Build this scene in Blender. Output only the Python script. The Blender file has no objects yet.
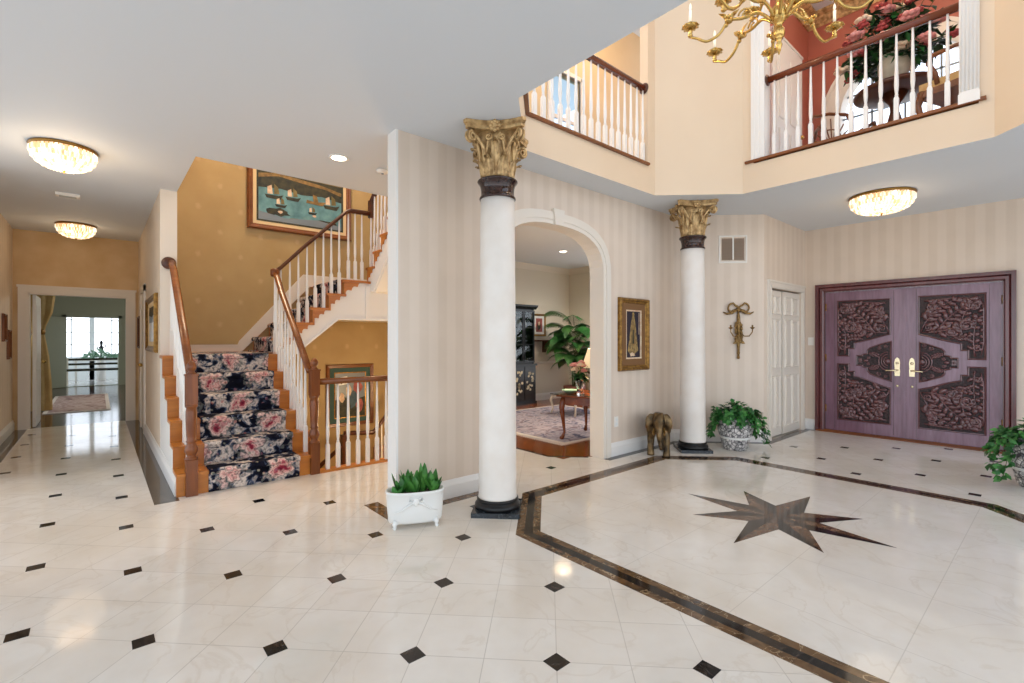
import bpy, bmesh, math, random
from mathutils import Vector, Matrix
from mathutils.geometry import tessellate_polygon
random.seed(7)
SC = bpy.context.scene
COL = SC.collection
PI = math.pi
sin, cos = math.sin, math.cos
ZC = 2.90      # ground floor ceiling
Z2 = 3.20      # upper floor

# ------------------------------------------------------------------ helpers
def lin(c):
    return tuple(((v/255.0)/12.92 if v/255.0 <= .04045 else ((v/255.0+.055)/1.055)**2.4) for v in c) + (1.0,)

MATS = {}
def mat(name, rgb=(200, 200, 200), rough=.5, metal=0.0, spec=.5, coat=0.0, trans=0.0, emit=None, estr=0.0, noise=None, bump=None, ior=1.45):
    """noise=(scale, amount, rgb2)  bump=(scale, strength)"""
    m = bpy.data.materials.new(name); m.use_nodes = True
    nt = m.node_tree; b = nt.nodes['Principled BSDF']
    b.inputs['Base Color'].default_value = lin(rgb)
    b.inputs['Roughness'].default_value = rough
    b.inputs['Metallic'].default_value = metal
    b.inputs['Specular IOR Level'].default_value = spec
    b.inputs['Coat Weight'].default_value = coat
    b.inputs['Transmission Weight'].default_value = trans
    b.inputs['IOR'].default_value = ior
    if emit:
        b.inputs['Emission Color'].default_value = lin(emit); b.inputs['Emission Strength'].default_value = estr
    if noise or bump:
        tc = nt.nodes.new('ShaderNodeTexCoord')
    if noise:
        n = nt.nodes.new('ShaderNodeTexNoise'); n.inputs['Scale'].default_value = noise[0]; n.inputs['Detail'].default_value = 5
        nt.links.new(tc.outputs['Object'], n.inputs['Vector'])
        mr = nt.nodes.new('ShaderNodeMapRange'); mr.inputs[1].default_value = .35; mr.inputs[2].default_value = .65
        mr.inputs[3].default_value = 0; mr.inputs[4].default_value = noise[1]
        nt.links.new(n.outputs['Fac'], mr.inputs[0])
        mx = nt.nodes.new('ShaderNodeMix'); mx.data_type = 'RGBA'
        mx.inputs[6].default_value = lin(rgb); mx.inputs[7].default_value = lin(noise[2])
        nt.links.new(mr.outputs[0], mx.inputs[0]); nt.links.new(mx.outputs[2], b.inputs['Base Color'])
    if bump:
        n2 = nt.nodes.new('ShaderNodeTexNoise'); n2.inputs['Scale'].default_value = bump[0]; n2.inputs['Detail'].default_value = 3
        nt.links.new(tc.outputs['Object'], n2.inputs['Vector'])
        bp = nt.nodes.new('ShaderNodeBump'); bp.inputs['Strength'].default_value = bump[1]; bp.inputs['Distance'].default_value = .01
        nt.links.new(n2.outputs['Fac'], bp.inputs['Height']); nt.links.new(bp.outputs[0], b.inputs['Normal'])
    MATS[name] = m
    return m

class NT:
    """tiny node-graph builder on a fresh principled material"""
    def __init__(s, name, rough=.5, spec=.5):
        s.m = bpy.data.materials.new(name); s.m.use_nodes = True; s.t = s.m.node_tree
        s.b = s.t.nodes['Principled BSDF']; s.b.inputs['Roughness'].default_value = rough; s.b.inputs['Specular IOR Level'].default_value = spec
        s.tc = s.t.nodes.new('ShaderNodeTexCoord'); s.co = s.tc.outputs['Object']
        MATS[name] = s.m
    def put(s, sock, v):
        if hasattr(v, 'is_output'): s.t.links.new(v, sock)
        else: sock.default_value = v
    def math(s, op, a, b=0.0, c=0.0):
        n = s.t.nodes.new('ShaderNodeMath'); n.operation = op
        s.put(n.inputs[0], a); s.put(n.inputs[1], b); s.put(n.inputs[2], c)
        return n.outputs[0]
    def dot(s, vec):
        n = s.t.nodes.new('ShaderNodeVectorMath'); n.operation = 'DOT_PRODUCT'
        s.t.links.new(s.co, n.inputs[0]); n.inputs[1].default_value = vec
        return n.outputs['Value']
    def noise(s, scale, detail=4, vec=None, dist=0.0):
        n = s.t.nodes.new('ShaderNodeTexNoise'); n.inputs['Scale'].default_value = scale; n.inputs['Detail'].default_value = detail
        n.inputs['Distortion'].default_value = dist
        s.t.links.new(vec or s.co, n.inputs['Vector']); return n.outputs['Fac']
    def voro(s, scale, feature='F1', vec=None):
        n = s.t.nodes.new('ShaderNodeTexVoronoi'); n.feature = feature; n.inputs['Scale'].default_value = scale
        s.t.links.new(vec or s.co, n.inputs['Vector']); return n
    def ramp(s, fac, stops, interp='LINEAR'):
        n = s.t.nodes.new('ShaderNodeValToRGB'); n.color_ramp.interpolation = interp
        e = n.color_ramp.elements
        e[0].position = stops[0][0]; e[0].color = lin(stops[0][1]); e[1].position = stops[-1][0]; e[1].color = lin(stops[-1][1])
        for p, c in stops[1:-1]:
            k = e.new(p); k.color = lin(c)
        s.t.links.new(fac, n.inputs[0]); return n.outputs[0]
    def mix(s, fac, a, b, mode='MIX'):
        n = s.t.nodes.new('ShaderNodeMix'); n.data_type = 'RGBA'; n.blend_type = mode
        s.put(n.inputs[0], fac)
        s.put(n.inputs[6], lin(a) if isinstance(a, tuple) else a); s.put(n.inputs[7], lin(b) if isinstance(b, tuple) else b)
        return n.outputs[2]
    def mapr(s, v, a, b, c=0.0, d=1.0):
        n = s.t.nodes.new('ShaderNodeMapRange'); s.put(n.inputs[0], v)
        for i, x in enumerate((a, b, c, d)): n.inputs[i+1].default_value = x
        return n.outputs[0]
    def bump(s, h, strength, dist=.01):
        n = s.t.nodes.new('ShaderNodeBump'); n.inputs['Strength'].default_value = strength; n.inputs['Distance'].default_value = dist
        s.t.links.new(h, n.inputs['Height']); s.t.links.new(n.outputs[0], s.b.inputs['Normal'])
    def base(s, c): s.put(s.b.inputs['Base Color'], lin(c) if isinstance(c, tuple) else c)

class MB:
    def __init__(s): s.v = []; s.f = []; s.mi = []; s.sm = []
    def add(s, vs, fs, mi=0, smooth=False):
        o = len(s.v); s.v += [tuple(p) for p in vs]
        for f in fs:
            s.f.append(tuple(i+o for i in f)); s.mi.append(mi); s.sm.append(smooth)
        return s
    def box(s, x0, y0, z0, x1, y1, z1, mi=0):
        v = [(x, y, z) for z in (z0, z1) for y in (y0, y1) for x in (x0, x1)]
        return s.add(v, [(0, 2, 3, 1), (4, 5, 7, 6), (0, 1, 5, 4), (2, 6, 7, 3), (0, 4, 6, 2), (1, 3, 7, 5)], mi)
    def prism(s, poly, a, b, plane='xy', mi=0):
        """poly in the named plane, extruded from a to b along the third axis"""
        def P(u, w, h):
            return (u, w, h) if plane == 'xy' else ((u, h, w) if plane == 'xz' else (h, u, w))
        n = len(poly)
        v = [P(u, w, a) for u, w in poly] + [P(u, w, b) for u, w in poly]
        f = [tuple(range(n))[::-1], tuple(range(n, 2*n))] + [(i, (i+1) % n, n+(i+1) % n, n+i) for i in range(n)]
        return s.add(v, f, mi)
    def lathe(s, prof, c=(0, 0, 0), n=24, mi=0, smooth=True, sx=1.0, sy=1.0):
        v = []; f = []
        for r, z in prof:
            for k in range(n):
                a = 2*PI*k/n; v.append((c[0]+sx*r*cos(a), c[1]+sy*r*sin(a), c[2]+z))
        m = len(prof)
        for j in range(m-1):
            for k in range(n):
                f.append((j*n+k, j*n+(k+1) % n, (j+1)*n+(k+1) % n, (j+1)*n+k))
        s.add(v, f, mi, smooth)
        o = len(s.v)-len(v)
        for j in (0, m-1):
            if prof[j][0] > 1e-4:
                s.f.append(tuple(o+j*n+k for k in range(n))); s.mi.append(mi); s.sm.append(False)
        return s
    def tube(s, pts, r, n=8, mi=0, smooth=True, closed=False, flat=1.0):
        pts = [Vector(p) for p in pts]; N = len(pts)
        rs = r if isinstance(r, (list, tuple)) else [r]*N
        v = []; f = []; ref = None
        for i, p in enumerate(pts):
            if closed: t = pts[(i+1) % N]-pts[i-1]
            else: t = pts[min(i+1, N-1)]-pts[max(i-1, 0)]
            if t.length < 1e-9: t = Vector((0, 0, 1))
            t.normalize()
            if ref is None:
                ref = Vector((0, 0, 1)) if abs(t.z) < .9 else Vector((1, 0, 0))
            a = ref-t*ref.dot(t)
            if a.length < 1e-6: a = t.orthogonal()
            a.normalize(); b = t.cross(a); ref = a
            for k in range(n):
                q = 2*PI*k/n; v.append(p+a*(rs[i]*cos(q)*flat)+b*(rs[i]*sin(q)))
        M = N if closed else N-1
        for i in range(M):
            j = (i+1) % N
            for k in range(n):
                f.append((i*n+k, i*n+(k+1) % n, j*n+(k+1) % n, j*n+k))
        if not closed:
            f.append(tuple(range(n))[::-1]); f.append(tuple((N-1)*n+k for k in range(n)))
        return s.add(v, f, mi, smooth)
    def ell(s, c, rx, ry, rz, n=12, m=8, mi=0, R=None, smooth=True):
        v = []; f = []
        for j in range(m+1):
            th = PI*j/m
            for k in range(n):
                a = 2*PI*k/n
                p = Vector((rx*sin(th)*cos(a), ry*sin(th)*sin(a), rz*cos(th)))
                if R is not None: p = R @ p
                v.append(Vector(c)+p)
        for j in range(m):
            for k in range(n):
                f.append((j*n+k, (j+1)*n+k, (j+1)*n+(k+1) % n, j*n+(k+1) % n))
        return s.add(v, f, mi, smooth)
    def sweep(s, prof, path, up=(0, 0, 1), closed=False, mi=0, smooth=False):
        """prof: list of (side, height) swept along path with mitred corners"""
        up = Vector(up); P = [Vector(p) for p in path]; N = len(P); n = len(prof); v = []; f = []
        for i in range(N):
            if closed: t0 = P[i]-P[i-1]; t1 = P[(i+1) % N]-P[i]
            else:
                t1 = P[i+1]-P[i] if i < N-1 else P[i]-P[i-1]
                t0 = P[i]-P[i-1] if i > 0 else t1
            t0.normalize(); t1.normalize()
            l0 = t0.cross(up); l1 = t1.cross(up)
            l0 = l0.normalized() if l0.length > 1e-6 else Vector((1, 0, 0)); l1 = l1.normalized() if l1.length > 1e-6 else l0
            l = l0+l1
            if l.length < 1e-6: l = l0
            l.normalize(); l *= 1.0/max(.35, l.dot(l0))
            for a, b in prof: v.append(P[i]+l*a+up*b)
        M = N if closed else N-1
        for i in range(M):
            j = (i+1) % N
            for k in range(n):
                f.append((i*n+k, i*n+(k+1) % n, j*n+(k+1) % n, j*n+k))
        if not closed:
            f.append(tuple(range(n))[::-1]); f.append(tuple((N-1)*n+k for k in range(n)))
        return s.add(v, f, mi, smooth)
    def holed(s, outer, holes, z0, z1, mi=0):
        loops = [[Vector((x, y, 0)) for x, y in outer]]+[[Vector((x, y, 0)) for x, y in h] for h in holes]
        flat = [p for l in loops for p in l]; tris = tessellate_polygon(loops)
        n = len(flat)
        v = [(p.x, p.y, z0) for p in flat]
        f = [tuple(t) for t in tris]
        if z1 is not None:
            v += [(p.x, p.y, z1) for p in flat]; f += [tuple(i+n for i in t) for t in tris]
            o = 0
            for l in loops:
                m = len(l)
                for i in range(m): f.append((o+i, o+(i+1) % m, n+o+(i+1) % m, n+o+i))
                o += m
        return s.add(v, f, mi)
    def leaf(s, p, d, nrm, L, W, bend=.3, mi=0, seg=3):
        """a curved leaf blade: base p, direction d, normal nrm"""
        d = Vector(d).normalized(); nrm = Vector(nrm); nrm = nrm-d*nrm.dot(d)
        if nrm.length < 1e-6: nrm = d.orthogonal()
        nrm.normalize(); w = d.cross(nrm); p = Vector(p); v = []; f = []
        for i in range(seg+1):
            t = i/seg
            c = p+d*(L*t)-nrm*(bend*L*t*t)
            hw = W*.5*(sin(PI*min(1, t*.85+.12)))
            v += [c-w*hw+nrm*hw*.25, c, c+w*hw+nrm*hw*.25]
        for i in range(seg):
            a = i*3
            f += [(a, a+1, a+4, a+3), (a+1, a+2, a+5, a+4)]
        return s.add(v, f, mi, True)
    def build(s, name, m, parent=None, loc=None, rot=None, fix=True):
        me = bpy.data.meshes.new(name)
        off = Vector((0, 0, 0))
        me.from_pydata([tuple(Vector(p)-off) for p in s.v], [], s.f)
        ms = m if isinstance(m, (list, tuple)) else [m]
        for k in ms: me.materials.append(MATS[k] if isinstance(k, str) else k)
        me.polygons.foreach_set('material_index', s.mi); me.polygons.foreach_set('use_smooth', s.sm)
        if fix:
            bm = bmesh.new(); bm.from_mesh(me); bmesh.ops.recalc_face_normals(bm, faces=bm.faces); bm.to_mesh(me); bm.free()
        me.update()
        o = bpy.data.objects.new(name, me); COL.objects.link(o)
        if parent: o.parent = parent
        if loc: o.location = loc
        if rot is not None: o.rotation_euler = (0, 0, rot)
        return o
    def shift(s, d, i0=0):
        s.v[i0:] = [tuple(Vector(p)+Vector(d)) for p in s.v[i0:]]; return s
    def xf(s, M, i0=0):
        s.v[i0:] = [tuple(M @ Vector(p)) for p in s.v[i0:]]; return s

def tag(o, label=None, cat=None, group=None, kind=None):
    if label: o['label'] = label
    if cat: o['category'] = cat
    if group: o['group'] = group
    if kind: o['kind'] = kind
    return o
def thing(name, label, cat, loc=(0, 0, 0), rot=0.0, group=None, kind=None):
    o = bpy.data.objects.new(name, None); COL.objects.link(o); o.location = loc; o.rotation_euler = (0, 0, rot)
    o.empty_display_size = .1
    return tag(o, label, cat, group, kind)
def struct(o, label=None, cat=None): return tag(o, label, cat, None, 'structure')
def dup(o, parent=None):
    c = o.copy(); COL.objects.link(c); c.parent = parent
    for ch in [x for x in bpy.data.objects if x.parent == o]: dup(ch, c)
    return c
def ngon(n, r, a0=0.0, c=(0, 0)): return [(c[0]+r*cos(a0+2*PI*k/n), c[1]+r*sin(a0+2*PI*k/n)) for k in range(n)]
def inpoly(x, y, P):
    c = False; j = len(P)-1
    for i in range(len(P)):
        if (P[i][1] > y) != (P[j][1] > y) and x < (P[j][0]-P[i][0])*(y-P[i][1])/(P[j][1]-P[i][1])+P[i][0]: c = not c
        j = i
    return c

# ------------------------------------------------------------------ materials
def m_floor(name, kind):
    g = NT(name, .07, .5)
    n1 = g.noise(1.3, 6, dist=.6); n2 = g.noise(9, 5)
    c = g.ramp(n1, [(.3, (222, 213, 200)), (.5, (231, 225, 216)), (.72, (238, 234, 228))])
    vein = g.mapr(g.math('ABSOLUTE', g.math('SUBTRACT', g.noise(2.2, 7, dist=1.2), .5)), 0, .02, .35, 0)
    c = g.mix(vein, c, (208, 196, 180))
    c = g.mix(g.mapr(n2, .4, .7, 0, .25), c, (216, 206, 194))
    if kind == 'diag':
        u = g.dot((.70711, .70711, 0)); v = g.dot((-.70711, .70711, 0))
        ou, ov, per = 1.946, -.037, .2955
    else:
        u = g.dot((1, 0, 0)); v = g.dot((0, 1, 0)); ou, ov, per = 3.78, .447, .61
    lines = None
    for a, o in ((u, ou), (v, ov)):
        q = g.math('PINGPONG', g.math('SUBTRACT', a, o), per/2)      # 0 on the joint
        l = g.mapr(q, .0008, .0028, 1, 0)
        lines = l if lines is None else g.math('MAXIMUM', lines, l)
    c = g.mix(g.math('MULTIPLY', lines, .5 if kind == 'diag' else .34), c, (156, 146, 134))
    if kind == 'diag':
        # tone changes from tile to tile
        iu = g.math('FLOOR', g.math('DIVIDE', g.math('SUBTRACT', u, ou), per)); iv = g.math('FLOOR', g.math('DIVIDE', g.math('SUBTRACT', v, ov), per))
        h = g.math('FRACT', g.math('MULTIPLY', g.math('SINE', g.math('ADD', g.math('MULTIPLY', iu, 12.9898), g.math('MULTIPLY', iv, 78.233))), 43758.5453))
        c = g.mix(g.math('MULTIPLY', h, .3), c, (216, 205, 190))
    g.base(c); g.put(g.b.inputs['Roughness'], g.mapr(n2, .3, .7, .045, .10))
m_floor('marble_diagonal', 'diag'); m_floor('marble_square', 'sq')
def m_stone(name, a, b, v, sc):
    g = NT(name, .07, .5)
    c = g.ramp(g.noise(sc, 7, dist=1.0), [(.32, a), (.55, b), (.75, a)])
    vein = g.mapr(g.math('ABSOLUTE', g.math('SUBTRACT', g.noise(sc*.8, 8, dist=2.0), .52)), 0, .012, .8, 0)
    g.base(g.mix(vein, c, v))
m_stone('marble_brown', (52, 36, 24), (112, 84, 56), (190, 165, 130), 6)
m_stone('marble_brown_star', (62, 42, 32), (104, 76, 58), (160, 130, 105), 5)
m_stone('marble_black', (16, 14, 15), (30, 26, 26), (70, 62, 58), 4)
m_stone('marble_dark', (40, 35, 32), (72, 64, 56), (120, 108, 92), 7)
m_stone('marble_green_black', (22, 26, 30), (48, 54, 60), (110, 118, 122), 9)
m_stone('marble_neck', (24, 14, 12), (56, 34, 28), (110, 84, 72), 14)

def m_paper(name, axis, a=(220, 205, 189), b=(213, 197, 180), per=.085):
    g = NT(name, .62, .3)
    q = g.math('PINGPONG', g.dot(axis), per)
    f = g.mapr(q, per*.40, per*.60)
    c = g.mix(f, a, b)
    c = g.mix(g.mapr(g.noise(3.0, 5), .3, .7, 0, .45), c, tuple(min(255, int(x*1.05)) for x in a))
    fine = g.math('PINGPONG', g.dot(axis), .006)
    c = g.mix(g.mapr(fine, 0, .006, 0, .10), c, (196, 176, 158))
    g.base(c)
m_paper('paper_x', (1, 0, 0)); m_paper('paper_y', (0, 1, 0)); m_paper('paper_d', (.7071, -.7071, 0))
m_paper('paper_hall', (0, 1, 0), (222, 206, 186), (212, 194, 172))
mat('wall_hallend', (214, 184, 140), .6, noise=(2.5, .8, (196, 160, 112)))
def m_gold():
    g = NT('paper_gold', .6, .3)
    c = g.mix(g.mapr(g.noise(2, 5), .3, .7), (186, 160, 112), (172, 144, 96))
    x = g.dot((1, 0, 0)); z = g.dot((0, 0, 1)); y = g.dot((0, 1, 0))
    h = g.math('ADD', x, y)
    a = g.math('ADD', g.math('MULTIPLY', h, 1.0), g.math('MULTIPLY', z, .8)); b = g.math('SUBTRACT', g.math('MULTIPLY', h, 1.0), g.math('MULTIPLY', z, .8))
    pa = g.math('PINGPONG', a, .24); pb = g.math('PINGPONG', b, .24)
    d = g.math('SQRT', g.math('ADD', g.math('MULTIPLY', pa, pa), g.math('MULTIPLY', pb, pb)))
    n = g.noise(38, 2)
    d = g.math('ADD', d, g.math('MULTIPLY', g.math('SUBTRACT', n, .5), .05))
    c = g.mix(g.mapr(d, .02, .055, .3, 0), c, (216, 184, 150))
    g.base(c)
m_gold()
mat('paint_cream', (222, 201, 174), .6, noise=(1.5, .5, (216, 193, 166)))
mat('paint_ceiling', (218, 223, 228), .7)
mat('paint_white', (232, 229, 224), .42)
mat('paint_trim', (226, 218, 206), .45)
mat('paint_pink', (176, 104, 86), .55, noise=(3, .6, (164, 92, 76)))
mat('paint_green', (150, 154, 134), .6)
mat('paint_dining', (216, 210, 196), .6)
mat('column_plaster', (232, 226, 218), .4, noise=(5, .6, (222, 212, 200)))
mat('gold_leaf', (224, 190, 136), .36, metal=.35, noise=(20, .8, (124, 88, 46)), bump=(60, .25))
mat('gold_frame', (158, 118, 56), .38, metal=.6, noise=(30, .8, (100, 68, 28)))
mat('brass', (198, 162, 94), .22, metal=1.0)
mat('brass_pale', (226, 208, 172), .22, metal=.8)
mat('brass_dark', (150, 112, 56), .3, metal=.9)
mat('antique_gold', (164, 130, 78), .42, metal=.55, noise=(40, .9, (96, 72, 38)))
def m_wood(name, a, b, rough, axis=(0, 0, 1), sc=8, spec=.5):
    g = NT(name, rough, spec)
    mp = g.t.nodes.new('ShaderNodeMapping'); g.t.links.new(g.co, mp.inputs[0])
    mp.inputs['Scale'].default_value = tuple(.12 if k else 1.0 for k in axis)
    n = g.noise(sc, 6, mp.outputs[0], 1.0); n2 = g.noise(sc*6, 4, mp.outputs[0])
    c = g.ramp(n, [(.3, a), (.7, b)])
    c = g.mix(g.mapr(n2, .4, .7, 0, .3), c, tuple(int(x*.72) for x in a))
    g.base(c)
m_wood('oak_riser', (198, 126, 50), (172, 100, 36), .32, (1, 0, 0), 9)
m_wood('oak_rail', (112, 62, 28), (142, 84, 42), .25, (1, 1, 0), 7)
m_wood('oak_newel', (104, 52, 18), (138, 76, 28), .36, (0, 0, 1), 8)
m_wood('cherry_rail', (96, 42, 22), (124, 60, 30), .22, (1, 1, 0), 7)
m_wood('rail_dark', (72, 38, 22), (92, 50, 30), .28, (1, 1, 0), 7)
m_wood('door_wood_sky_tint', (112, 74, 92), (134, 98, 116), .24, (0, 0, 1), 7)  # lavender sky reflection is put into this base colour
m_wood('door_frame', (84, 38, 38), (108, 52, 52), .25, (0, 0, 1), 7)
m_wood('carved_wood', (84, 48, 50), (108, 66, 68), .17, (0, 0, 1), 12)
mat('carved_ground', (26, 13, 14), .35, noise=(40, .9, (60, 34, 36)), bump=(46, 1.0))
m_wood('mahogany', (104, 46, 20), (134, 66, 30), .2, (1, 0, 0), 8)
m_wood('floor_oak', (150, 84, 34), (124, 64, 24), .14, (0, 1, 0), 10)
m_wood('floor_dark', (84, 58, 46), (66, 44, 34), .12, (0, 1, 0), 9)
m_wood('frame_wood', (112, 62, 30), (138, 84, 44), .3, (1, 0, 0), 9)
mat('lacquer', (34, 36, 40), .2)
for k_ in ('door_wood_sky_tint', 'carved_wood', 'door_frame'):
    MATS[k_].node_tree.nodes['Principled BSDF'].inputs['Coat Weight'].default_value = .7; MATS[k_].node_tree.nodes['Principled BSDF'].inputs['Coat Roughness'].default_value = .16
mat('black', (18, 17, 18), .4)
mat('dark_bronze', (50, 41, 32), .3, metal=.8, noise=(11, .9, (138, 112, 76)))
def m_carpet():
    g = NT('carpet_floral', .95, .1)
    x = g.dot((1, 0, 0)); s = g.dot((0, 1, 1))
    n = g.noise(15, 4); nn = g.noise(44, 3); n4 = g.noise(10, 2); n5 = g.noise(7.5, 4, dist=.8)
    wob = g.math('MULTIPLY', g.math('SUBTRACT', n4, .5), .24)
    xw = g.math('ADD', x, wob); sw = g.math('ADD', s, g.math('MULTIPLY', g.math('SUBTRACT', g.noise(8, 2), .5), .24))
    def lat(x0, s0):
        a = g.math('PINGPONG', g.math('SUBTRACT', xw, x0), .21); b = g.math('PINGPONG', g.math('SUBTRACT', sw, s0), .415)
        return g.math('SQRT', g.math('ADD', g.math('MULTIPLY', a, a), g.math('MULTIPLY', g.math('MULTIPLY', b, b), 1.3)))
    d = g.math('MINIMUM', lat(.875, 4.895), lat(1.085, 4.895+.415))
    d = g.math('ADD', d, g.math('MULTIPLY', g.math('SUBTRACT', n, .5), .14))
    d = g.math('ADD', d, g.math('MULTIPLY', g.math('SUBTRACT', g.noise(3.1, 1), .5), .10))
    d = g.math('MULTIPLY', d, 1.22)
    bg = g.ramp(g.math('ADD', n5, g.math('MULTIPLY', g.math('SUBTRACT', n, .5), .3)), [(.30, (12, 13, 22)), (.46, (24, 27, 42)), (.50, (70, 82, 104)), (.54, (178, 168, 162)), (.60, (218, 204, 192)), (.66, (128, 126, 130)), (.72, (30, 34, 52))])
    rose = g.ramp(g.math('ADD', d, g.math('MULTIPLY', g.math('SUBTRACT', nn, .5), .06)), [(.0, (134, 40, 58)), (.022, (186, 96, 106)), (.045, (226, 186, 174)), (.062, (196, 130, 130)), (.082, (230, 206, 192)), (.10, (206, 170, 164)), (.125, (100, 112, 108)), (.15, (186, 176, 168))])
    c = g.mix(g.mapr(d, .112, .15, 1, 0), bg, rose)
    fl = g.voro(16, 'F1'); fm = g.mapr(g.math('ADD', fl.outputs['Distance'], g.math('MULTIPLY', g.math('SUBTRACT', nn, .5), .2)), .16, .28, 1, 0)
    fc = g.ramp(n4, [(.38, (196, 120, 116)), (.47, (224, 208, 180)), (.53, (112, 126, 116)), (.6, (150, 96, 112))])
    sel = g.mapr(g.noise(6.3, 2), .47, .53, 0, 1)
    c = g.mix(g.math('MULTIPLY', g.math('MULTIPLY', fm, sel), .75), c, fc)
    c = g.mix(g.mapr(nn, .48, .66, 0, .6), c, (20, 21, 32))
    g.base(c); g.bump(nn, .4, .006)
m_carpet()
def m_rug(name, a, b, c3, sc):
    g = NT(name, .95, .1)
    c = g.ramp(g.noise(sc, 5, dist=1.5), [(.34, a), (.5, b), (.64, c3)])
    v = g.voro(sc*1.3, 'F1'); c = g.mix(g.mapr(v.outputs['Distance'], .12, .22, .6, 0), c, a)
    g.base(c)
m_rug('rug_grey', (84, 84, 108), (176, 168, 176), (126, 112, 122), 5)
m_rug('rug_rose', (146, 120, 116), (186, 166, 156), (120, 92, 92), 4)
mat('rug_border', (206, 196, 186), .95)
mat('crystal', (255, 246, 228), .08, spec=.8, emit=(255, 214, 168), estr=.5)
mat('crystal_pale', (255, 250, 240), .08, spec=.8, emit=(255, 236, 208), estr=.95)
mat('crystal_gold', (230, 204, 164), .12, spec=.8, emit=(240, 186, 128), estr=.5)
mat('crystal_bright', (255, 248, 236), .08, spec=.8, emit=(255, 226, 186), estr=1.6)
mat('lamp_glow', (255, 250, 240), .4, emit=(255, 240, 214), estr=9.0)
mat('candle', (244, 236, 218), .4, emit=(255, 232, 196), estr=.25)
mat('shade_cloth', (250, 236, 206), .8, emit=(255, 222, 170), estr=.35)
mat('glass', (235, 245, 245), .02, trans=1.0, ior=1.45)
mat('paper_upper', (214, 192, 152), .6, noise=(2, .6, (206, 182, 140)))
mat('pane', (210, 232, 248), .02, trans=1.0, ior=1.02)
mat('leaf_green', (52, 116, 52), .45, noise=(9, .9, (20, 66, 26)))
mat('leaf_light', (86, 152, 74), .45, noise=(9, .9, (40, 100, 44)))
mat('leaf_dark', (28, 62, 32), .45, noise=(8, .9, (16, 38, 22)))
mat('leaf_palm', (70, 116, 54), .45, noise=(6, .9, (28, 70, 36)))
mat('leaf_pale', (138, 176, 150), .5)
mat('leaf_succulent', (84, 142, 60), .35, noise=(14, .9, (28, 84, 34)))
mat('stem', (70, 84, 44), .6)
mat('flower_pink', (214, 130, 124), .7, noise=(30, .7, (232, 176, 164)))
mat('flower_red', (182, 84, 78), .7, noise=(30, .7, (150, 50, 52)))
mat('flower_cream', (232, 210, 178), .7, noise=(30, .7, (222, 178, 150)))
mat('ceramic_white', (230, 230, 226), .35)
def m_carvedpot():
    g = NT('pot_carved', .6, .3)
    n = g.voro(26, 'DISTANCE_TO_EDGE'); k = g.mapr(n.outputs['Distance'], .02, .10)
    k2 = g.mapr(g.noise(22, 3), .4, .62)
    g.base(g.mix(g.math('MULTIPLY', k, g.mapr(k2, 0, 1, .35, 1)), (74, 72, 76), (234, 230, 226))); g.bump(k, .8, .01)
m_carvedpot()
mat('soil', (48, 36, 28), .95)
mat('terracotta', (118, 70, 60), .7)
mat('urn_stone', (206, 196, 172), .6, noise=(8, .7, (170, 160, 134)))
mat('fabric_gold', (214, 184, 128), .75, noise=(5, .7, (186, 148, 92)))
mat('fabric_seat', (214, 178, 120), .8, noise=(14, .7, (184, 138, 84)))
mat('vent_slats', (150, 130, 112), .55)
mat('plastic_white', (236, 232, 224), .4)
mat('mat_board', (222, 196, 150), .8)
mat('art_teal', (112, 158, 160), .55, noise=(7, .8, (70, 112, 120)))
mat('art_dark', (36, 40, 34), .6, noise=(14, .9, (70, 66, 44)))
mat('art_ochre', (150, 118, 66), .6, noise=(16, .8, (98, 78, 44)))
mat('art_cream', (226, 206, 176), .6, noise=(20, .7, (196, 150, 120)))
mat('art_olive', (104, 92, 52), .6, noise=(12, .8, (140, 122, 76)))
mat('art_night', (30, 22, 40), .5)
mat('art_robe', (170, 142, 86), .5, noise=(26, .9, (90, 70, 44)))
mat('art_rose', (176, 96, 88), .6, noise=(10, .8, (120, 60, 60)))
mat('art_blue', (72, 98, 110), .6, noise=(10, .8, (44, 60, 74)))
mat('art_pale', (226, 228, 226), .3)
mat('art_grey', (120, 130, 136), .3)
mat('mat_green', (54, 84, 78), .7)
mat('mat_brown', (122, 86, 50), .7)
mat('sunroom_white', (236, 240, 240), .5)

# ------------------------------------------------------------------ setting
def wall(name, p0, p1, z0, z1, th, m, holes=(), outer=None):
    """panel from p0 to p1 (seen face on that line), thickness th away to the left of the direction"""
    p0 = Vector((p0[0], p0[1], 0)); p1 = Vector((p1[0], p1[1], 0)); d = (p1-p0); L = d.length; d.normalize(); n = Vector((-d.y, d.x, 0))
    b = MB().holed(outer or [(0, z0), (L, z0), (L, z1), (0, z1)], list(holes), 0, th)
    b.v = [tuple(p0+d*x+n*t+Vector((0, 0, z))) for x, z, t in b.v]
    return struct(b.build(name, m))

def octa(x0, x1, y0, y1, ch, d=0.0):
    x0 += d; x1 -= d; y0 += d; y1 -= d; ch -= d*(2-math.sqrt(2))
    return [(x0+ch, y0), (x1-ch, y0), (x1, y0+ch), (x1, y1-ch), (x1-ch, y1), (x0+ch, y1), (x0, y1-ch), (x0, y0+ch)]
OF = (2.11, 5.375, -.25, 3.03, .62)
OCP = [(2.74, -.22), (4.72, -.22), (5.35, .38), (5.35, 2.33), (4.664, 2.99), (2.73, 2.99), (2.105, 2.375), (2.105, .38)]
WELL = [(1.62, 4.86), (3.75, 4.86), (3.75, 7.215), (1.62, 7.215)]

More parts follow.
